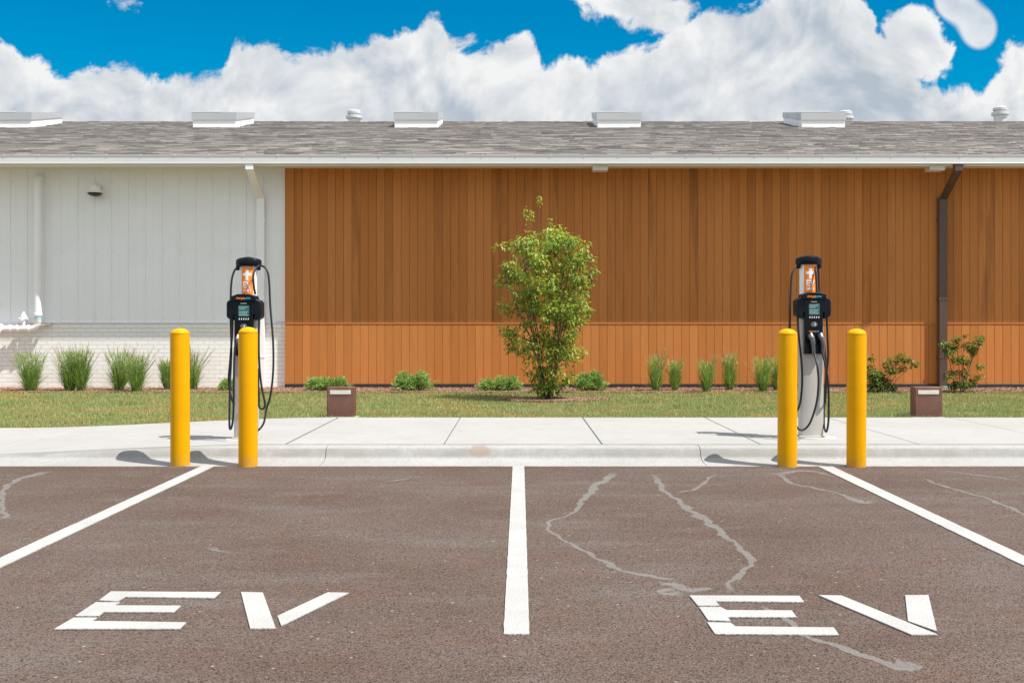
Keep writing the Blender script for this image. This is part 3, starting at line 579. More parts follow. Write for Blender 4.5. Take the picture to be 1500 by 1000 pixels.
# ------------------------------------------------------------------ chargers
def charger():
    e = empty('charging_station', (0, 0, 0)); cw = .113
    poly = [(-cw, -.055), (-cw+.012, -.065), (cw-.012, -.065), (cw, -.055), (cw, .055), (cw-.012, .065), (-cw+.012, .065), (-cw, .055)]
    b = MB(); b.prism(poly, .02, 1.34); b.build('column', M['charger'], e, bevel=.004)
    MB().lathe([(.24, -.02), (.235, .010), (.222, .014), (0, .016)], (.02, .02, 0), 40, ys=.72).build('footing', M['footing'], e, smooth=True)
    b = MB(); b.box(-cw-.018, cw+.018, -.085, .085, .015, .03); b.build('base_plate', M['charger'], e, bevel=.003)
    # mast tube behind, with sign
    ty = .10; tr = .086
    MB().lathe([(tr-.004, 1.0), (tr, 1.02), (tr, 1.74), (tr-.01, 1.745)], (0, ty, 0), 40).build('mast', M['tube'], e, smooth=True)
    def bend(vs, z0, off): return [((tr+off)*math.sin(x/(tr+off)), ty-(tr+off)*math.cos(x/(tr+off)), z0+z) for x, z in vs]
    sz0, sz1 = 1.40, 1.725; hw = .062; n = 12
    vs = bend([(-hw+2*hw*i/n, z) for z in (0, sz1-sz0) for i in range(n+1)], sz0, .0015)
    sg = MB()._add(vs, [(i, i+1, n+2+i, n+1+i) for i in range(n)]).build('sign_panel', M['orange'], e, smooth=True)
    b = MB(); zc = 1.645
    for (xa, xb, za, zb_) in ((-.014, .014, -.058, .05), (-.045, .045, -.012, .018)):
        vs = bend([(xa+(xb-xa)*i/8, z) for z in (za, zb_) for i in range(9)], zc, .003 if xb < .02 else .0032); b._add(vs, [(i, i+1, 10+i, 9+i) for i in range(8)])
    b.build('plus_symbol', M['white'], sg)
    for txt, size, z, bold in (('EV', .082, 1.543, .0022), ('ONLY', .034, 1.486, .0014)):
        vs, fs = text_geo(txt, size, bold); MB()._add(bend([(v[0], v[1]) for v in vs], z, .0055), fs).build('sign_text', M['white'], sg)
    MB()._add(bend([(-.04+.08*i/8, z) for z in (0, .003) for i in range(9)], 1.512, .003), [(i, i+1, 10+i, 9+i) for i in range(8)]).build('sign_rule', M['white'], sg)
    # cap
    b = MB(); cap = [(.128*math.cos(a), ty-.01+.10*math.sin(a)) for a in [2*math.pi*k/36 for k in range(36)]]
    m_ = len(cap); rings = [(0.93, 1.73), (1.0, 1.745), (1.0, 1.785), (.97, 1.805), (.85, 1.818), (.5, 1.826), (.02, 1.828)]
    vs = [(x*k, (y-ty)*k+ty, z-(.012*(abs(x)/.128)**2 if z > 1.79 else 0)) for k, z in rings for x, y in cap]
    b._add(vs, [(j*m_+i, j*m_+(i+1) % m_, (j+1)*m_+(i+1) % m_, (j+1)*m_+i) for j in range(len(rings)-1) for i in range(m_)]+[tuple(range(m_))[::-1], tuple((len(rings)-1)*m_+i for i in range(m_))]); b.build('cap', M['blk'], e, smooth=True)
    for sx in (-1, 1): MB().lathe([(.012, 1.69), (.02, 1.70), (.02, 1.735)], (sx*.105, ty-.03, 0), 16).build('cable_clip', M['blk'], e, smooth=True)
    # head with wings
    hd = [(-.168, 1.215), (-.172, 1.235), (-.172, 1.36), (-.155, 1.385), (-.12, 1.395), (-.115, 1.43), (-.06, 1.445), (.06, 1.445), (.115, 1.43), (.12, 1.395), (.155, 1.385), (.172, 1.36), (.172, 1.235), (.168, 1.215), (.125, 1.19), (.10, 1.19), (.10, 1.245), (-.10, 1.245), (-.10, 1.19), (-.125, 1.19)]
    MB().prism(hd, -.12, .035, 'y').build('head', M['blk'], e, bevel=.012, seg=3)
    MB().prism([(-.118, 1.385), (-.12, 1.425), (-.06, 1.448), (.06, 1.448), (.12, 1.425), (.118, 1.385), (.06, 1.375), (-.06, 1.375)], -.142, -.119, 'y').build('visor', M['blk'], e, bevel=.006, seg=3)
    fp = MB().box(-.090, .090, -.126, -.056, .84, 1.378).build('front_panel', M['face'], e, bevel=.006)
    yf = -.1275
    def flat(name, mat, b, par=fp): return b.build(name, mat, par)
    sc = MB().box(-.052, .056, yf-.003, yf, 1.225, 1.335).build('screen', M['screen_dim'], fp, bevel=.002)
    b = MB()
    for z, w in ((1.318, .085), (1.300, .06), (1.272, .09), (1.256, .078), (1.240, .09)): b.box(-.045, -.045+w, yf-.0045, yf-.003, z-.004, z+.004)
    b.build('screen_text', M['lcdtext'], sc)
    b = MB(); b.box(-.03, .03, yf-.002, yf, 1.352, 1.358); flat('model_line', M['white'], b)
    b = MB()
    for k in range(5): x = -.042+k*.022; b.prism([(x-.006, 1.195), (x+.002, 1.193), (x+.007, 1.210), (x-.001, 1.211)], yf-.003, yf, 'y')
    flat('button', M['white'], b)
    def logo(z, yy, size, par):
        b = MB(); vs1, f1 = text_geo('charge', size, .0004); vs2, f2 = text_geo('point', size, .0004)
        w1 = max(v[0] for v in vs1)-min(v[0] for v in vs1); w2 = max(v[0] for v in vs2)-min(v[0] for v in vs2); tot = w1+w2+size*.05
        lo1 = min(v[1] for v in vs1); d1 = -tot/2-min(v[0] for v in vs1); d2 = tot/2-max(v[0] for v in vs2)
        b._add([(v[0]+d1, yy, z+v[1]) for v in vs1], f1, 0); b._add([(v[0]+d2, yy, z+v[1]) for v in vs2], f2, 1); b.build('logo', [M['orange'], M['blue']], par)
    logo(1.408, -.1436, .030, e); logo(1.065, yf-.001, .021, fp)
    b = MB().lathe([(.034, 0), (.034, .004), (.030, .006), (.0, .006)], n=24); b.v = [(v[0], yf-v[2], 1.130+v[1]*.72) for v in b.v]; b.build('card_reader', M['plug'], fp)
    b = MB()
    for k, rr in enumerate((.006, .012, .018)):
        b.tube([(-.004+rr*math.cos(a), yf-.008, 1.130+rr*math.sin(a)) for a in (-.8, -.4, 0, .4, .8)], .0018, 5)
    b.build('contactless_symbol', M['white'], fp)
    # holstered plugs
    for k, (sx, tx) in enumerate(((-.042, -.018), (.055, .072))):
        b = MB(); b.lathe([(.027, 0), (.030, .02), (.024, .03)], n=20); b.v = [(sx+v[0], yf-v[2], 1.01+v[1]*1.15) for v in b.v]; b.build('socket', M['blk'], fp, smooth=True)
        pl = MB().tube(catmull([(sx, yf-.0, 1.015), (sx, yf-.05, 1.015), (sx+.008, yf-.075, .985), (sx+.016, yf-.072, .93), (tx, yf-.058, .86), (tx+.003, yf-.05, .83)], 6), [.024]*6+[.025]*6+[.021]*6+[.017]*6+[.015]*6+[.012], 14).build('plug', M['plug'], e, smooth=True)
        b = MB(); b.tube([(sx, yf-.055, 1.045), (sx+.004, yf-.088, 1.01)], .009, 8); b.build('latch', M['white'], pl, smooth=True)
    return e
def cable(e, pts, r=.0105):
    MB().tube(catmull(pts, 12), r, 10).build('cable', M['cable'], e, smooth=True)
CY = 11.30; BX2 = ax(1190, CY-.065)
e = charger(); e1 = copy_tree(e)
e.location = (BX2, CY, .135); tag(e, 'grey electric charging column with two holstered plugs before the brown wall', 'charging station', 'electric vehicle charging columns')
def loc(px, py, Y, X0=None, z0=.135): return (ax(px, Y)-(BX2 if X0 is None else X0), Y-CY, az(py, Y)-z0)
Yc = 11.12
cable(e, [loc(1193, 517, 11.10), loc(1197, 535, 11.02), loc(1199, 560, 11.0), loc(1196, 590, 11.0), loc(1187, 618, 11.0), loc(1177, 629, 11.0), loc(1168, 626, 11.0), loc(1160, 605, 11.05), loc(1157, 560, 11.15), loc(1157, 470, 11.25), loc(1159, 410, 11.3), loc(1163, 395, 11.33), loc(1167, 391, 11.36)])
cable(e, [loc(1205, 517, 11.10), loc(1209, 535, 11.05), loc(1213, 560, 11.05), loc(1214, 600, 11.1), loc(1213, 622, 11.15), loc(1210, 632, 11.2), loc(1207, 620, 11.25), loc(1208, 580, 11.35), loc(1210, 540, 11.38), loc(1207, 500, 11.4), loc(1201, 440, 11.42), loc(1199, 400, 11.42), loc(1197, 390, 11.40)])
cable(e, [loc(1168.5, 461, 11.2), loc(1170, 490, 11.2), loc(1174, 530, 11.2), loc(1175, 560, 11.2), loc(1172, 590, 11.2), loc(1166, 602, 11.2), loc(1160, 595, 11.2)])
cable(e, [loc(1211, 461, 11.2), loc(1212, 490, 11.2), loc(1213, 520, 11.2), loc(1211, 550, 11.2), loc(1209, 585, 11.2), loc(1208, 592, 11.25)])
cable(e, [loc(1194, 390, 11.35), loc(1195, 400, 11.30), loc(1196, 420, 11.28), loc(1196, 434, 11.27)])
BX1 = ax(359, CY-.065); e1.location = (BX1, CY, .118)
tag(e1, 'grey electric charging column before the white wall, mostly hidden by a yellow bollard', 'charging station', 'electric vehicle charging columns')
L = lambda px, py, Y: loc(px, py, Y, BX1, .118)
cable(e1, [L(352, 500, 11.1), L(345, 505, 11.08), L(343, 530, 11.05), L(342, 600, 11.05), L(340, 622, 11.05), L(337, 628, 11.08), L(336, 615, 11.1), L(337, 560, 11.15), L(339, 520, 11.2), L(338, 470, 11.28), L(338.5, 420, 11.3), L(342, 400, 11.32), L(348, 391, 11.34), L(354, 389, 11.38)])
cable(e1, [L(341, 461, 11.2), L(340, 490, 11.2), L(337, 530, 11.2), L(335, 555, 11.2), L(337, 575, 11.2), L(341, 588, 11.2), L(343.5, 592, 11.2)])
cable(e1, [L(381, 388, 11.36), L(390, 394, 11.34), L(394, 410, 11.32), L(396, 450, 11.3), L(400, 500, 11.25), L(400, 545, 11.2), L(396, 580, 11.2), L(390, 600, 11.2), L(386, 620, 11.15), L(376, 631, 11.12), L(368, 625, 11.1)])
cable(e1, [L(380, 461, 11.2), L(379, 500, 11.2), L(380, 535, 11.2), L(383, 565, 11.2), L(388, 590, 11.18), L(386, 598, 11.18), L(380, 596, 11.18), L(379, 580, 11.18), L(378, 540, 11.1)])
cable(e1, [L(380, 389, 11.3), L(374, 394, 11.24), L(371, 405, 11.2), L(372, 420, 11.2), L(374, 431, 11.22)])

# ------------------------------------------------------------------ low lawn lights
def lawnlight():
    e = empty('lawn_light', (0, 0, 0)); w = .172
    MB().box(-w, w, 0, .16, .0, .375).build('body', M['lightbox'], e, bevel=.006)
    b = MB(); b.box(-w+.012, w-.012, -.006, -.001, .255, .362); b.box(-w+.012, w-.012, -.006, -.001, .015, .25); b.build('front_panel', M['lightbox'], e, bevel=.002)
    b = MB(); b.box(-w+.04, w-.045, -.012, -.0065, .285, .335); b.build('lens', M['lens'], e, bevel=.003)
    b = MB(); b.box(-w-.02, w+.03, -.03, .19, -.06, .004); b.build('footing', M['footing'], e, bevel=.004); return e
l0 = lawnlight()
for i, (px, lab) in enumerate(((499, 'low maroon box light on the lawn edge right of the white wall'), (1360, 'low maroon box light on the lawn edge below the brown downspout'))):
    e = l0 if i == 0 else copy_tree(l0); Y = 14.03; e.location = (ax(px, Y), Y, .125); tag(e, lab, 'lawn light', 'low box lights on the lawn edge')

# ------------------------------------------------------------------ plants
def ribbon(b, pts, w0, tone, tip=None):
    n = len(pts); vs = []; d = Vector(pts[-1])-Vector(pts[0]); s = Vector((-d.y, d.x, 0))
    if s.length < 1e-4: s = Vector((1, 0, 0))
    s = (s.normalized()+Vector((R.uniform(-.8, .8), R.uniform(-.8, .8), 0))).normalized()
    T = []
    for i, p in enumerate(pts):
        w = w0*(1-(i/(n-1))**1.5)*.5+.0004; p = Vector(p); vs += [p-s*w, p+s*w]; T += [i/(n-1)]*2
    b._add(vs, [(2*i, 2*i+1, 2*i+3, 2*i+2) for i in range(n-1)], tone=tone, tip=[(max(0, x-.45)*1.5*tip) if tip else 0.0 for x in T])
def reed(px, py, top, wpx, label, n=480, tan=.5):
    Y = gp(px, py, .125)[1]; Y = min(20.2, max(19.5, Y)); e = empty('ornamental_grass', (ax(px, Y), Y, zl(0, 19)), label, 'ornamental grass', 'clumps of ornamental grass along the wall')
    H = (py-top)/F*Y*1.06; rad = wpx/2/F*Y; b = MB()
    for _ in range(n):
        a = R.uniform(0, 6.28); r0 = rad*.30*math.sqrt(R.random()); out = rad*R.uniform(.2, 1.8)*(.4+.6*R.random()); h = H*R.uniform(.45, .96)*(1-.22*(out/rad)**2)
        dx, dy = math.cos(a), math.sin(a); p = []; wob = R.gauss(0, .045); wy = R.gauss(0, .03); droop = R.uniform(0, .4)*R.random()
        for k in range(6):
            t = k/5; q = r0+out*t**1.6; p.append((dx*q+wob*t*t*(1.6-t), dy*q+wy*t*t, h*(t-droop*t**4)))
        ribbon(b, p, R.uniform(.007, .013), R.random()**1.2, R.random()*.5)
    for _ in range(int(n*1.5)):
        hz = R.random()**.8; a = R.uniform(0, 6.28); q = rad*(.25+.75*hz**.7)*math.sqrt(R.random()); c = Vector((math.cos(a)*q, math.sin(a)*q, H*(.06+.74*hz)))
        d = Vector((math.cos(a)*.45+R.gauss(0, .5), math.sin(a)*.45+R.gauss(0, .5), R.uniform(.3, 1.2))).normalized()*R.uniform(.06, .15)
        ribbon(b, [c, c+d*.5+Vector((0, 0, .01)), c+d], R.uniform(.005, .010), R.random()**.8, R.random()*max(0, hz-.5)*1.6)
    b.build('blades', M['reed'], e)
    b = MB()
    for _ in range(int(30*tan)):
        a = R.uniform(0, 6.28); out = rad*R.uniform(.1, 1.7); h = H*R.uniform(.7, 1.06); dx, dy = math.cos(a), math.sin(a)
        pts = [(dx*out*t**1.5, dy*out*t**1.5, h*t) for t in (0, .3, .6, .85, 1)]; b.tube(pts, [.0022, .002, .0018, .005, .0012], 4, tone=.8, tip=1.0)
        for k in range(10): 
            t = R.uniform(.72, 1); c = Vector((dx*out*t**1.5, dy*out*t**1.5, h*t)); ribbon(b, [c, c+Vector((R.uniform(-.03, .03), R.uniform(-.03, .03), .035))], .004, .8, 4)
    if tan: b.build('seed_heads', M['reed'], e)
def leaf(b, p, d, L, w, tone, up=Vector((0, 0, 1)), fold=.25):
    d = d.normalized(); s = d.cross(up); s = s.normalized() if s.length > .05 else Vector((1, 0, 0)); n = s.cross(d)
    a = p; m = p+d*L*.42; q = p+d*L*.8-n*L*.08; t = p+d*L-n*L*.16; lift = n*w*fold
    b._add([a, m-s*w*.5+lift, m, m+s*w*.5+lift, q-s*w*.28+lift*.3, q+s*w*.28+lift*.3, t], [(0, 2, 1), (0, 3, 2), (1, 2, 4), (2, 3, 5), (2, 5, 6, 4)], tone=tone)
def juniper(blobs, py, label, cx):
    Y = 19.75; e = empty('juniper', (ax(cx, Y), Y, zl(0, 19)), label, 'juniper shrub', 'low juniper shrubs along the wall'); b = MB(); w = MB()
    for (px, top, wp) in blobs:
        x0 = ax(px, Y)-ax(cx, Y); H = (py-top)/F*Y; rad = wp/2/F*Y
        for _ in range(110):
            a = R.uniform(0, 6.28); el = R.uniform(.08, 1.45); rr = R.uniform(.5, 1.0)*(1.4 if el < .5 and R.random() < .3 else 1); tip = Vector((x0+math.cos(a)*math.cos(el)*rad*rr*1.1, math.sin(a)*math.cos(el)*rad*.9*rr, max(.03, H*math.sin(el)*rr)))
            base = Vector((x0*.7, 0, .02)); mid = (base+tip)/2+Vector((0, 0, .04)); pts = catmull([base, mid, tip], 4)
            w.tube([pts[0], pts[4], pts[-1]], [.005, .003, .001], 4)
            T = R.random()
            for k in range(34):
                t = R.uniform(.35, 1.0); c = pts[int(t*(len(pts)-1))]+Vector((R.gauss(0, .018), R.gauss(0, .018), R.gauss(0, .014))); d = (tip-mid).normalized()*.8+Vector((R.uniform(-.7, .7), R.uniform(-.7, .7), R.uniform(-.1, .8)))
                L = R.uniform(.03, .065); d = d.normalized(); s = d.cross(Vector((R.uniform(-1, 1), R.uniform(-1, 1), .6))).normalized()*R.uniform(.004, .008)
                b._add([c-s*.4, c+d*L*.5+s, c+d*L, c+d*L*.5-s], [(0, 1, 2, 3)], tone=min(1, max(0, T*.6+t*.35+R.uniform(-.15, .15))))
    b.build('foliage', M['juniper'], e); w.build('stems', M['bark'], e)
def shrub(name, label, cat, base, clusters, nleaf, L, mat, stemr=.012, group=None, forks=3, droop=.5, shoots=(), sp=.12):
    e = empty(name, base, label, cat, group); b = MB(); w = MB(); mains = []
    hi = sorted(clusters, key=lambda q: -q[2]-abs(q[0])*.9)
    picks = []
    for q_ in hi:
        if len(picks) < forks and all(abs(q_[0]-p_[0])+abs(q_[1]-p_[1]) > sp for p_ in picks): picks.append(q_)
    for k, (cx, cy, cz, r) in enumerate(picks):
        f = Vector((cx*.08+R.gauss(0, .02), cy*.08+R.gauss(0, .02), -.02)); pts = catmull([f, f+Vector((cx*.22, cy*.22, cz*.33)), Vector((cx*.72+R.gauss(0, .02), cy*.7, cz*.72)), Vector((cx, cy, cz))], 6)
        n = len(pts); w.tube(pts, [stemr*(1-.82*i/(n-1)) for i in range(n)], 6); mains += pts[2:]
    for (cx, cy, cz, r) in clusters:
        c = Vector((cx, cy, cz)); low = [p for p in mains if p.z < cz-.25*math.hypot(cx-p.x, cy-p.y)] or mains[:1]
        p0 = min(low, key=lambda p: (p-c).length+.0*p.z); m2 = p0.lerp(c, .6)+Vector((R.gauss(0, .01), 0, -.02))
        if (p0-c).length > .02: w.tube([p0, m2, c+Vector((0, 0, r*.2))], [stemr*.32, stemr*.2, .0012], 4)
        for _ in range(4):
            d = Vector((R.gauss(0, 1), R.gauss(0, 1), R.uniform(-.3, 1))).normalized(); w.tube([m2.lerp(c, R.uniform(.3, 1)), c+d*r*.9], [.0022, .001], 3)
        ct = R.uniform(-.22, .22)
        for _ in range(int(nleaf*(r/.13)**2)):
            d = Vector((R.gauss(0, 1), R.gauss(0, 1), R.gauss(0, .85))); d.normalize(); p = c+d*r*(R.random()**.45)
            o = Vector((d.x+R.uniform(-.6, .6), d.y+R.uniform(-.6, .6), R.uniform(-1.1, .45)*droop+d.z*.25)); l = L*R.uniform(.6, 1.15)
            leaf(b, p, o, l, l*R.uniform(.42, .55), min(1, max(0, .42+ct+R.gauss(0, .22)+.12*d.z)))
    for pts in shoots:
        P = catmull([Vector(p) for p in pts], 6); w.tube(P, [.006*(1-.75*i/(len(P)-1)) for i in range(len(P))], 5)
        for i in range(0, len(P)):
            for _ in range(1):
                if R.random() < .35+.5*(i/len(P))**3: d = Vector((R.uniform(-1, 1), R.uniform(-1, 1), R.uniform(-.5, .6))); leaf(b, P[i]+d*.01, d, L*R.uniform(.4, .8), L*.32, R.uniform(.3, .9))
        for _ in range(15):
            d = Vector((R.uniform(-1, 1), R.uniform(-1, 1), R.uniform(-.9, .2))); leaf(b, P[-1]-Vector((0, 0, R.uniform(-.03, .14))), d, L*.8, L*.38, R.uniform(.4, 1))
    b.build('foliage' if name != 'small_tree' else 'crown', M[mat], e); w.build('stems' if name != 'small_tree' else 'trunk', M['bark'], e, smooth=True)
for a in ((45, 573, 512, 46, 'ornamental grass clump leftmost along the white brick, under the white pipe'), (102, 573, 508, 40, 'left half of the wide ornamental grass pair, second from the left'), (119, 573, 507, 36, 'right half of the wide ornamental grass pair, second from the left'),
          (175, 572, 510, 40, 'ornamental grass clump leaning left in the middle of the white brick wall'), (200, 574, 514, 40, 'ornamental grass clump touching its left neighbour in the middle of the white brick wall'),
          (245, 571, 526, 24, 'ornamental grass clump peeping out left of the leftmost yellow bollard')): reed(*a[:4], a[4], tan=.8)
reed(282, 571, 510, 40, 'straw-coloured ornamental grass rising right of the leftmost yellow bollard', 240, 1.4)
for a in ((961, 573, 516, 28, 'ornamental grass clump right of the small tree, first in the row on the brown wall'), (989, 572, 525, 24, 'ornamental grass clump close beside the first one right of the small tree'),
          (1035, 574, 524, 30, 'paler loose ornamental grass clump, third in the row on the brown wall'), (1069, 572, 514, 25, 'tall narrow ornamental grass clump, fourth in the row on the brown wall'),
          (1118, 574, 518, 34, 'ornamental grass clump just left of the bollard by the right charger'), (1138, 572, 522, 24, 'ornamental grass clump mostly hidden behind the bollard by the right charger')): reed(*a[:4], a[4], 330, .35)
juniper([(332, 556, 26), (346, 560, 24)], 574, 'low juniper mostly hidden behind the charger by the white wall', 339)
juniper([(460, 552, 30), (478, 552, 34), (500, 553, 30)], 574, 'wide flat juniper behind the left lawn light', 478)
juniper([(590, 543, 34), (618, 542, 38), (604, 552, 30)], 574, 'two-lobed juniper midway between left lawn light and small tree', 605)
juniper([(712, 555, 28), (733, 552, 26), (751, 550, 30)], 573, 'low flat juniper left of the small tree', 733)
juniper([(855, 542, 30), (874, 541, 34)], 572, 'rounded juniper right of the small tree', 866)
# small tree
prof = [(578, 10, 12), (560, 28, 32), (540, 44, 48), (515, 56, 52), (490, 66, 58), (465, 72, 60), (440, 72, 64), (410, 72, 68), (385, 70, 72), (365, 66, 66), (350, 44, 48), (338, 22, 26)]
sc = TY/F; cl = []; tries = 0
while len(cl) < 235 and tries < 9000:
    tries += 1; py = R.uniform(338, 574)
    for (ya, la, ra), (yb, lb, rb) in zip(prof[:-1], prof[1:]):
        if yb <= py <= ya: t = (ya-py)/(ya-yb); l = la+(lb-la)*t; r_ = ra+(rb-ra)*t
    u = R.uniform(-1, 1); v = R.uniform(-1, 1)
    if u*u+v*v > 1: continue
    x = (u*l if u < 0 else u*r_)*sc; y = v*(l+r_)/2*sc*.9; z = (585-py)*sc; rr = R.uniform(.07, .13)
    if any((x-q[0])**2+(y-q[1])**2+(z-q[2])**2 < .0085 for q in cl): continue
    x -= math.copysign(rr*.35, x); cl.append((x, y, z, rr))
for px, py in ((728, 362), (742, 358), (752, 368), (728, 410), (740, 412), (868, 378), (855, 372), (845, 380), (868, 395), (735, 480), (750, 485), (755, 512), (858, 430), (862, 455)): cl.append(((px-803)*sc*.97, R.uniform(-.2, .2), (585-py)*sc, .075))
def sh(p0, p1, p2): return [((p[0]-803)*sc, R.uniform(-.03, .03)-.02*i, (585-p[1])*sc) for i, p in enumerate((p0, p1, p2))]
shoots = [sh((792, 420), (791, 350), (790, 288)), sh((780, 400), (772, 345), (770, 306)), sh((786, 400), (781, 350), (779, 308)), sh((800, 400), (804, 350), (806, 322)), sh((812, 400), (817, 360), (819, 332))]
shrub('small_tree', 'small multi-stemmed tree with yellow-green leaves in its mulch ring on the lawn', 'tree', (TX, TY, zl(TX, TY)), cl, 60, .080, 'leaf', .017, forks=11, droop=1.0, shoots=shoots)
Y = 19.3; s9 = Y/F
q = lambda L, cx, by: [((px-cx)*s9, R.uniform(-.12, .12), (by-py)*s9, r) for px, py, r in L]
shrub('leafy_shrub', 'dark leafy shrub with one branch arching right, beside the rightmost bollard', 'shrub', (ax(1294, Y), Y, .125), q([(1275, 527, .05), (1273, 540, .06), (1278, 552, .10), (1290, 555, .13), (1283, 568, .13), (1300, 567, .12), (1310, 572, .07), (1305, 545, .08), (1312, 532, .08), (1318, 524, .06), (1328, 530, .07), (1336, 536, .06), (1322, 543, .06), (1298, 536, .05)], 1294, 578), 330, .065, 'darkleaf', .009, forks=5, droop=.4)
shrub('leafy_shrub', 'tall loose leafy shrub right of the brown downspout', 'shrub', (ax(1408, Y), Y, .125), q([(1383, 505, .08), (1388, 515, .07), (1400, 496, .06), (1400, 508, .08), (1416, 505, .08), (1432, 498, .07), (1439, 494, .05), (1425, 512, .08), (1398, 525, .08), (1410, 528, .08), (1400, 545, .07), (1386, 549, .07), (1416, 546, .07), (1404, 560, .09), (1420, 562, .08), (1436, 535, .05), (1440, 550, .05), (1428, 556, .06), (1412, 490, .03), (1394, 565, .06)], 1408, 574), 330, .065, 'darkleaf', .010, forks=6, droop=.4)

# ------------------------------------------------------------------ sky, clouds, sun
world = bpy.data.worlds.new('World'); scene.world = world; world.use_nodes = True
t = NT(world.node_tree); bg = t.n['Background']
sv = Vector((.52, -.28, 1.0)).normalized()
sky = t.new('ShaderNodeTexSky'); sky.sky_type = 'NISHITA'; sky.sun_disc = False; sky.sun_elevation = math.asin(sv.z); sky.sun_rotation = math.atan2(sv.x, sv.y)
sky.air_density = 1.0; sky.dust_density = .2; sky.ozone_density = 2.0
hs = t.new('ShaderNodeHueSaturation'); hs.inputs['Saturation'].default_value = 1.35; hs.inputs['Value'].default_value = 1.0; t.put(hs.inputs['Color'], sky.outputs[0])
skc = t.mix(1.0, hs.outputs[0], (.0, .80, .88), 'MULTIPLY')
g = t.new('ShaderNodeTexCoord').outputs['Generated']; sp = t.new('ShaderNodeSeparateXYZ'); t.put(sp.inputs[0], g)
yy = t.m('MAXIMUM', sp.outputs[1], .05); u = t.m('DIVIDE', sp.outputs[0], yy); v = t.m('DIVIDE', sp.outputs[2], yy)
cb = t.new('ShaderNodeCombineXYZ'); t.put(cb.inputs[0], u); t.put(cb.inputs[1], v); uvw = cb.outputs[0]
U = lambda px: (px-CX)/F
Vv = lambda py: (HY-py)/F
fc = t.new('ShaderNodeFloatCurve'); cur = fc.mapping.curves[0]
tops = [(-30, 62), (15, 70), (40, 92), (62, 80), (85, 96), (120, 92), (160, 98), (200, 112), (240, 122), (262, 108), (290, 108), (315, 104), (335, 82), (352, 62), (400, 66), (440, 74), (495, 66), (520, 62), (560, 45), (600, 40), (635, 20), (655, 42), (695, 60), (725, 62), (745, 56), (765, 46), (785, 66), (805, 84), (830, 84), (850, 76), (868, 90), (890, 72), (940, 72), (970, 52), (1000, 30), (1040, 4), (1085, 16), (1120, 0), (1200, -30), (1262, -8), (1288, 32), (1308, 40), (1325, 70), (1350, 108), (1385, 126), (1435, 124), (1460, 110), (1478, 78), (1520, 62)]
tt = t.mapr(u, U(-60), U(1560)); t.put(fc.inputs['Value'], tt)
def cyv(py): return (py+60)/240
pts = [((px+60)/1620, cyv(py)) for px, py in tops]
cur.points[0].location = (0, cyv(62)); cur.points[1].location = (1, cyv(60))
for p in pts: cur.points.new(*p)
fc.mapping.use_clip = False; fc.mapping.update()
topv = t.mapr(fc.outputs[0], 0, 1, Vv(-60), Vv(180))
def ell(cx, cy, rx, ry, rot=0):
    a = t.m('SUBTRACT', u, U(cx)); b_ = t.m('SUBTRACT', v, Vv(cy)); 
    if rot: c_, s_ = math.cos(rot), math.sin(rot); a, b_ = t.m('ADD', t.m('MULTIPLY', a, c_), t.m('MULTIPLY', b_, s_)), t.m('SUBTRACT', t.m('MULTIPLY', b_, c_), t.m('MULTIPLY', a, s_))
    a = t.m('DIVIDE', a, rx/F); b_ = t.m('DIVIDE', b_, ry/F); return t.m('MULTIPLY', t.m('SUBTRACT', 1.0, t.m('SQRT', t.m('ADD', t.m('MULTIPLY', a, a), t.m('MULTIPLY', b_, b_)))), min(rx, ry)/F)
den = t.m('SUBTRACT', topv, v)
for E in ((925, -12, 85, 55), (985, 18, 60, 34), (207, -6, 38, 16), (1338, 68, 62, 66), (1500, 95, 34, 38)): den = t.m('MAXIMUM', den, ell(*E))
warp = t.noise(uvw, 19, 7, .62, dist=.35); warp2 = t.noise(uvw, 60, 3, .6)
den = t.m('ADD', den, t.m('MULTIPLY', t.m('SUBTRACT', warp, .5), .075))
den = t.m('ADD', den, t.m('MULTIPLY', t.m('SUBTRACT', warp2, .5), .010))
edge = t.m('SMOOTH_MAX', ell(1397, 0, 30, 32), ell(1434, 42, 28, 32), .03)
a1 = t.mapr(den, -.001, .009, 0, 1, True); a1 = t.m('MAXIMUM', a1, t.mapr(edge, -.001, .004, 0, .86, True))
# clouds elsewhere in the sky, out of view, added for neutral fill light
a2 = t.mapr(t.noise(g, 2.6, 3, .6), .36, .50, 0, 1, True)
elsew = t.m('MAXIMUM', t.mapr(sp.outputs[1], .5, .35), t.mapr(v, .42, .55)); alpha = t.m('ADD', t.m('MULTIPLY', a1, t.m('SUBTRACT', 1.0, elsew)), t.m('MULTIPLY', a2, elsew), clamp=True)
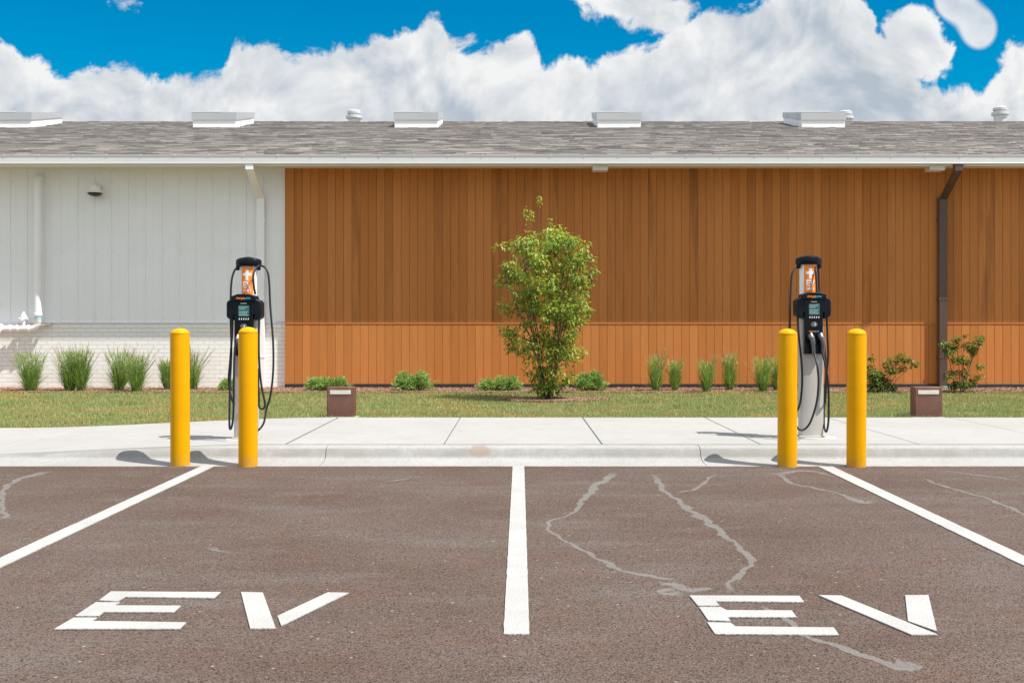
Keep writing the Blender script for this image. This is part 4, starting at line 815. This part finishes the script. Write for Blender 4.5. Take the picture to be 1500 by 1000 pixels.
# relief of the cloud: light and shade painted into its colour by offset noise
mp = t.new('ShaderNodeVectorMath', operation='ADD'); t.put(mp.inputs[0], uvw); mp.inputs[1].default_value = (.007, .014, 0)
n1 = t.noise(uvw, 9.5, 6, .54, dist=.35); n2 = t.noise(mp.outputs[0], 9.5, 6, .54, dist=.35); rel = t.m('MULTIPLY', t.m('SUBTRACT', n1, n2), 4.2)
low = t.noise(t.scale(uvw, (1, 1.5, 1)), 4.0, 3, .5); sh_ = t.m('ADD', rel, t.mapr(low, .36, .64, -.26, .30))
sh_ = t.m('ADD', sh_, t.m('MULTIPLY', t.m('SUBTRACT', t.noise(uvw, 20, 4, .6), t.noise(mp.outputs[0], 20, 4, .6)), .45)); sh_ = t.m('ADD', sh_, t.mapr(den, 0.0, .045, .22, .02)); sh_ = t.m('ADD', sh_, t.mapr(v, Vv(178), Vv(110), -.12, .0)); sh_ = t.m('ADD', sh_, .60, clamp=True)
ccol = t.mix(sh_, (.46, .53, .61), (.90, .905, .905))
K = 1/.10/2**EXPO
cl_ = t.mix(1.0, ccol, (K, K, K), 'MULTIPLY')
cl_ = t.mix(t.mapr(sp.outputs[1], .35, -.1), cl_, (6.6, 6.75, 7.15))        # unseen bright cloud behind the camera, added as fill light
fin = t.mix(alpha, skc, cl_); t.put(bg.inputs[0], fin); bg.inputs[1].default_value = .10
sun = bpy.data.lights.new('Sun', 'SUN'); sun.energy = 5.0; sun.angle = math.radians(.53); sun.color = (1, .95, .87)
so = bpy.data.objects.new('Sun', sun); COL.objects.link(so); so.rotation_euler = sv.to_track_quat('Z', 'Y').to_euler(); so.location = (20, -12, 36)

# ------------------------------------------------------------------ camera
cam = bpy.data.cameras.new('Camera'); co = bpy.data.objects.new('Camera', cam); COL.objects.link(co); scene.camera = co
co.location = (0, 0, CAMZ); co.rotation_euler = (math.radians(90), 0, 0); cam.sensor_width = 36; cam.lens = F/1500*36
cam.shift_x = -(CX-750)/1500; cam.shift_y = -(500-HY)/1500; cam.clip_end = 2000; cam.clip_start = .05
